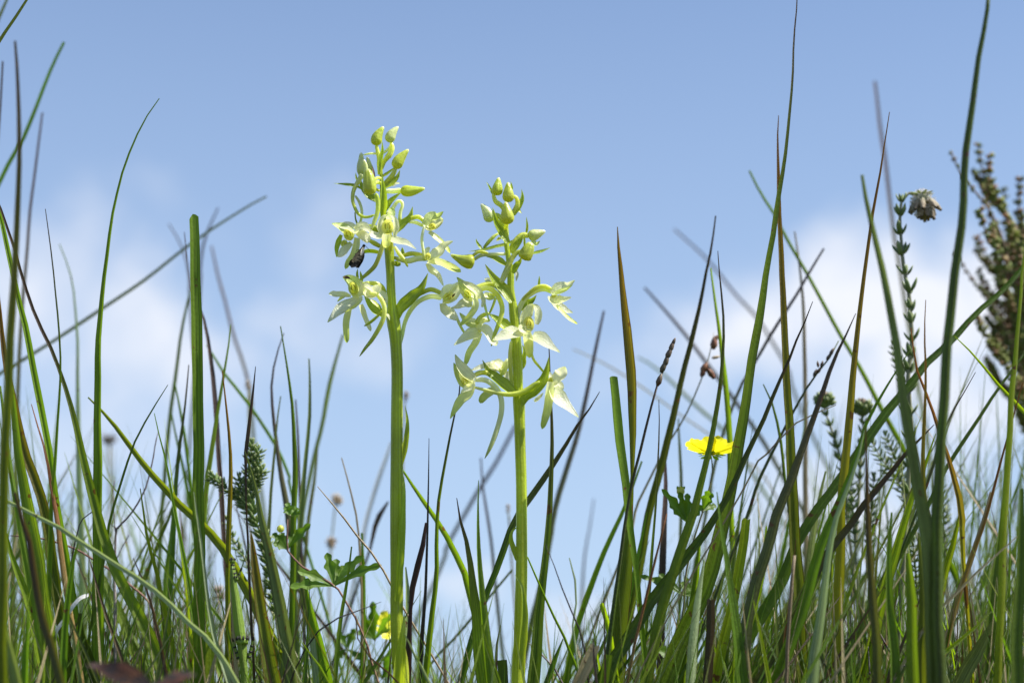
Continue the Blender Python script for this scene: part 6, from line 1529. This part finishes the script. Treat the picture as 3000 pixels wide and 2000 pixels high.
spikelets(rush, [(2437, 1030, .5, 1.1), (2428, 1044, .6, 1), (2408, 1066, .3, .9), (2396, 1066, -.1, .8), (2400, 1084, .6, 1), (2388, 1092, .4, 1)], .65, M_SPIKE, 9, 24)
rp = [(2092, 972), (2084, 1010), (2078, 1046), (2062, 1092), (2030, 1170), (2000, 1232), (1950, 1312), (1900, 1410), (1862, 1490), (1840, 1580)]
rs = thing('rush_stem', base_of(rp, .69), 'thin blurred rush stem topped by a few spread brown florets above the yellow flower', 'rush')
rooted_stem(rs, rp, [2, 4, 5, 6, 7, 8], .69, M_CSTEM)
spikelets(rs, [(2092, 1004, .15, 1.3), (2098, 990, .7, .8), (2064, 1076, .5, 1.2), (2060, 1090, .4, 1), (2080, 1090, -.6, 1.2), (2086, 1098, -.5, .9)], .69, plant('rush_floret', (.16, .07, .03), (.20, .09, .05), (.10, .04, .02), trans=.1, rough=.5), 15, 30, 'floret')
spikelets(rs, [(2098, 1046, 1.4, 1)], .69, M_FLUFF, 9, 26, 'floret')

def seed_head(label, x, y, d, rad, m, stem_w=5, kind_='round', drop=((0, 0),), cat='seed head'):
    pts = [(x, y)] + [(x + dx, y + dy) for dx, dy in drop]
    r = thing('seed_head', base_of(pts, d), label, cat)
    rooted_stem(r, pts, [stem_w, stem_w, stem_w], d, M_CSTEM)
    kk = px(d) * .78
    rr = random.Random(int(x))
    g = Geo()
    c = at(x, y, d)
    ball(c, rad * kk * .38, g, 1, 1, 1.2 if kind_ == 'long' else 1, seg=8, rings=6)
    for j in range(40):
        dv = Vector((rr.gauss(0, 1), rr.gauss(0, 1), rr.gauss(0, 1) * (1.8 if kind_ == 'long' else 1))).normalized()
        p = c + Vector((dv.x, dv.y, dv.z * (1.9 if kind_ == 'long' else 1))) * rad * kk * .5
        tube([p - dv * rad * kk * .2, p + dv * rad * kk * .35, p + dv * rad * kk * .8 + Vector((0, 0, rad * kk * .12))], [rad * kk * .10, rad * kk * .12, rad * kk * .02], 4, g)
    part('head', g, m, r)
    return r
seed_head('far blurred dark brown seed head alone against the cloud', 320, 1285, 1.05, 24, M_SPIKE, 9, drop=((2, 80), (6, 300), (8, 600)))
seed_head('blurred straw-coloured starry seed head before the taller orchid', 985, 1466, .86, 22, M_FLUFF, 5, drop=((-8, 60), (-18, 200), (-24, 500)))
seed_head('second straw-coloured seed head just below the starry one', 970, 1590, .84, 20, M_FLUFF, 5, drop=((-4, 60), (-10, 300)))
seed_head('pinkish blurred seed tip touching the stem of the taller orchid', 1189, 1160, .80, 12, M_FLUFF, 5, 'long', drop=((-6, 80), (-12, 400)))
seed_head('pale blurred seed tip standing behind the red-brown spear point', 727, 1130, .80, 13, M_FLUFF, 5, 'long', drop=((1, 80), (4, 300)))
seed_head('pale pink blurred seed tip beside the shorter orchid stem', 1488, 1490, .80, 10, M_FLUFF, 6, 'long', drop=((6, 60), (14, 200)))
seed_head('straw seed head blurred behind the horsetail', 640, 1745, .78, 24, M_FLUFF, 5, 'long', drop=((4, 80), (10, 250)))
seed_head('brown bud-like seed head at the end of the knobbly twig under the horsetail', 648, 1830, .74, 13, M_SPIKE, 5, drop=((2, 60), (4, 180)))

def twig(label, paths, d, m, ws, knob=.35, name='dead_twig', cat='twig'):
    r = thing(name, base_of(paths[0], d), label, cat)
    for i, pts in enumerate(paths):
        if i == 0:
            rooted_stem(r, pts, ws, d, m, name='stem', n=80, sides=7, ridge=.1)
        else:
            S = line(pts, d, 30)
            rr = random.Random(i * 5 + int(pts[0][0]))
            part('branch', tube(S, [px(d) * .5 * ws[0] * (1 + rr.uniform(-knob, knob)) for _ in range(30)], 6), m, r)
    return r
twig('bluish knotted dead twig standing up before the soft purple-tipped blade', [[(464, 1262), (455, 1300), (449, 1340), (440, 1380), (428, 1425), (408, 1466), (385, 1502), (360, 1530), (342, 1546), (338, 1600), (336, 1700), (338, 1850)],
     [(342, 1546), (328, 1538), (318, 1524)], [(340, 1640), (356, 1606), (370, 1580), (378, 1566)], [(338, 1560), (334, 1500), (332, 1440), (336, 1408)]], .655, M_TWIG, [3, 5, 6, 7, 9, 11])
twig('reddish knobbly twig winding level behind the blades low down', [[(28, 1568), (80, 1572), (130, 1578), (159, 1586), (223, 1608), (271, 1637), (328, 1672), (383, 1714), (430, 1755), (453, 1800), (462, 1870)],
     [(60, 1580), (80, 1610), (90, 1640)], [(383, 1714), (350, 1690), (330, 1640)]], .64, M_TWIGR, [4, 6, 7, 7, 7])
twig('pale dry grass stalk bent like an elbow', [[(300, 1478), (268, 1500), (238, 1524), (228, 1557), (217, 1600), (208, 1660), (204, 1760)]], .60, M_TWIG, [3, 4, 5, 6])
twig('grey twig stump with a forked tip low by the taller orchid foot', [[(1548, 1882), (1565, 1895), (1600, 1930), (1625, 1960), (1648, 2000)]], .62, M_TWIG, [4, 5, 6])
twig('dark bare twig rising low in the corner thicket under the heather', [[(2560, 1820), (2580, 1860), (2610, 1910), (2650, 1950), (2690, 2000)], [(2540, 1870), (2545, 1920), (2548, 1975)]], .60, M_TWIG, [5, 7, 9, 10])

# ---- papery curled strip of dead leaf
pp = [(259, 1743), (236, 1752), (214, 1776), (200, 1800), (184, 1822), (166, 1846), (160, 1870), (165, 1900), (170, 1960)]
C = line(pp, .585, 40)[::-1]
C[:0] = catmull([base_of(pp, .585), C[0]], 10)[:-1]
org = Vector((C[0].x, C[0].y, 0))
n = len(C)
W = [px(.585) * .5 * along([(0, 10), (.4, 14), (.7, 17), (.85, 20), (.97, 20), (1, 17)], i / (n - 1)) for i in range(n)]
solo('papery_strip', ribbon(C, W, cup=.25, cols=6, roll=.1, roll2=.9), M_PAPER, org, 'crumpled papery white strip of dead leaf, folded over, low among the grass', 'dead leaf')

# ---- dark purple leaves close to the camera at the bottom edge
PD = .44
pr = at(430, 2120, PD)
pl_ = thing('purple_leaved_plant', Vector((pr.x, pr.y, 0)), 'dark purple-brown blurred leaves poking up at the bottom edge, close to the camera', 'leafy plant')
part('stem', tube(catmull([pl_.location.copy(), at(432, 2300, PD), at(440, 2090, PD)], 16), [.0012] * 16, 8), M_TWIGR, pl_)
def pleaf(pts, w, tip_d):
    C = catmull([at(x, y, PD + z) for x, y, z in pts], 24)
    Wd = [px(PD) * .5 * w * along(SHAPES['oval'], i / 23) for i in range(24)]
    part('leaf', ribbon(C, Wd, Vector((0, -.35, 1)), cup=.35, cols=8, wave=.15), M_PURPLE, pl_)
pleaf([(440, 2090, 0), (400, 2010, .004), (330, 1965, .010), (262, 1944, .016)], 105, 0)
pleaf([(445, 2090, 0), (480, 2020, .004), (530, 1985, .010), (566, 1972, .014)], 90, 0)
pleaf([(440, 2100, 0), (430, 2060, -.008), (420, 2030, -.016)], 120, 0)
pleaf([(440, 2095, 0), (446, 2040, .014), (452, 2000, .026)], 110, 0)
# ------------------------------------------------------------------ the mass of grass behind and between
FILL = random.Random(42)
def envelope(x):
    """how high (photograph y) the mass of grass tips reaches"""
    return along([(-800, 900), (0, 980), (250, 1150), (480, 1180), (700, 1320), (900, 1500), (1150, 1640), (1350, 1680), (1650, 1700), (1850, 1560), (2000, 1380), (2200, 1220), (2450, 1080), (2700, 1020), (2900, 960), (3400, 900), (3900, 900)], x)

def fill_blade(rnd, d, g=None, mi=0, ymin=None, spread=1.0, wide=None):
    x = rnd.uniform(-250, 3250)
    k_ = along([(-400, .72), (700, .66), (1000, .50), (1300, .46), (1700, .44), (1950, .62), (2200, .95), (3300, 1.0)], x)
    if rnd.random() > k_: return None
    top = envelope(x)
    y = top + (2150 - top) * (rnd.random() ** (.62 if ymin is None else .5)) 
    if ymin: y = max(y, ymin)
    tip = at(x, y, d)
    lean = rnd.gauss(0, .36) + (.16 if x > 1900 else (-.02 if x < 900 else .04))
    lean = max(-.8, min(.8, lean))
    z = max(tip.z, .06)
    root = Vector((tip.x - lean * z * .9, tip.y + rnd.gauss(0, .02), 0))
    bow = rnd.uniform(-.06, .06) * z
    P = catmull([root, root.lerp(tip, .35) + Vector((-bow, 0, 0)), root.lerp(tip, .7) + Vector((-bow * .8, 0, 0)), tip], 12)
    w = wide or rnd.choice((5, 7, 9, 11, 14, 18, 24)) * rnd.uniform(.8, 1.2)
    w *= .6 * PXT * .5
    prof = [1, 1, 1, .98, .95, .9, .82, .72, .6, .45, .26, .04]
    return ribbon(P, [w * v for v in prof], Vector((rnd.uniform(-.5, .5), -1, 0)), cup=rnd.choice((.4, -.35)), cols=2, roll=rnd.uniform(-.6, .6), vee=True, mi=mi, g=g), root, (x, y, lean, w)

fill_keys = ['g', 'g', 'g', 'd', 'd', 'y', 'o', 'e', 'e', 'gp', 'dp', 's', 'b', 'gr', 'u', 'p']
tone = {'g': 'green', 'd': 'dark green', 'y': 'lime green', 'o': 'olive', 'e': 'grey-green', 'gp': 'purple-tipped green', 'dp': 'purple-tipped dark', 's': 'straw-coloured', 'b': 'brown', 'gr': 'red-tipped green', 'u': 'purplish', 'p': 'pale'}
LAND = [(-400, 'outside the olive-yellow blade'), (60, 'behind the olive-yellow blade'), (180, 'by the tall bowed blade'), (330, 'by the arched wisp'), (470, 'before the broken-topped blade'),
        (570, 'past the broken-topped blade'), (680, 'by the horsetail'), (790, 'by the bowed lilac blade'), (920, 'by the fingered leaves'), (1050, 'before the taller orchid'), (1170, 'between the two orchids'),
        (1350, 'before the shorter orchid'), (1540, 'past the shorter orchid'), (1700, 'in the open gap'), (1830, 'by the tall lone blade'), (1950, 'under the yellow flower'), (2110, 'by the snapped-off blade'), (2240, 'by the brown-tipped blade'),
        (2350, 'by the purple-black blade'), (2450, 'by the yellow-lime blade'), (2560, 'by the feathery heath shoots'), (2680, 'by the nodding heath stem'), (2790, 'past the thick rush stalk'), (2900, 'under the heather'), (3050, 'at the heather-side frame edge')]
seen_labels = set()
def fill_label(key, info, near):
    x, y, lean, w = info
    place = [b for a, b in LAND if x >= a][-1]
    wd = 'hair-thin' if w < 3.6e-4 else 'slender' if w < 6e-4 else 'broad'
    ln = 'upright' if abs(lean) < .12 else ('tilting ' if abs(lean) < .4 else 'slanting ') + ('heatherward' if lean > 0 else 'away from heather')
    hgt = 'tall' if y < 1450 else 'mid-height' if y < 1700 else 'low'
    base = f"{hgt} {wd} {tone[key]} blade {ln}"
    for extra in ('', ' (sharp)' if near else ' (blurred)'):
        lab = f'{base}{extra} {place}'
        if lab not in seen_labels and len(lab.split()) <= 16: break
    seen_labels.add(lab)
    return lab
made = 0
while made < 150:
    key = FILL.choice(fill_keys)
    near = made % 5 < 3
    d = FILL.uniform(.565, .66) if near else FILL.uniform(.68, .86)
    r = fill_blade(FILL, d, ymin=1500 if near else None)
    if not r: continue
    g, root = r[:2]
    where = ('in the sharp thicket' if near else 'in the soft-focus grass') + (' on the heather side' if root.x > .06 else ' on the horsetail side' if root.x < -.06 else ' at the feet of the orchids')
    solo('grass_blade', g, BM[key], Vector((root.x, root.y, 0)), fill_label(key, r[2], near), 'grass blade', ('sharp' if near else 'soft-focus') + ' blades filling the grass')
    made += 1

def mass(n, dlo, dhi, label, ymin=None, wts=[30, 26, 8, 10, 16, 6, 6]):
    g = Geo()
    keys = ['g', 'd', 'y', 'o', 'e', 's', 'b']
    c = 0
    while c < n:
        d = dlo + (dhi - dlo) * FILL.random() ** 1.2
        mi = FILL.choices(range(7), wts)[0]
        if fill_blade(FILL, d, g, mi, ymin): c += 1
    return solo('grass', g, [BM[k_] for k_ in keys], Vector((0, dlo, 0)), label, None, None, 'stuff')
mass(2900, .65, .92, 'dense blurred grass behind the sharp blades')
mass(1400, .575, .67, 'tangle of fine green and dead blades low between the plants', 1690, [26, 20, 10, 8, 12, 14, 10])

def undergrowth():
    """short growth, moss and litter on the ground between the stems"""
    g = Geo()
    r = random.Random(9)
    for i in range(9000):
        y = .32 + 2.4 * r.random() ** 1.7
        x = r.uniform(-.55, .55) * (y + .25)
        h = r.uniform(.015, .075) * (1 if y < 1 else 1.2)
        root = Vector((x, y, -.002))
        tip = root + Vector((r.gauss(0, .35) * h, r.gauss(0, .35) * h, h))
        P = catmull([root, root.lerp(tip, .5) + Vector((r.gauss(0, .08) * h, 0, 0)), tip], 5)
        w = r.uniform(.0006, .0016)
        ribbon(P, [w, w, w * .8, w * .5, w * .05], Vector((r.uniform(-1, 1), -1, 0)), cup=.3, cols=1, mi=r.choices(range(5), [34, 30, 12, 14, 10])[0], g=g)
    return solo('grass', g, [BM[k_] for k_ in ('g', 'd', 'y', 's', 'b')], Vector((0, .3, 0)), 'short grass and litter covering the boggy ground', None, None, 'stuff')
undergrowth()
print('blades', N_BLADES[0], 'objects', len(bpy.data.objects))
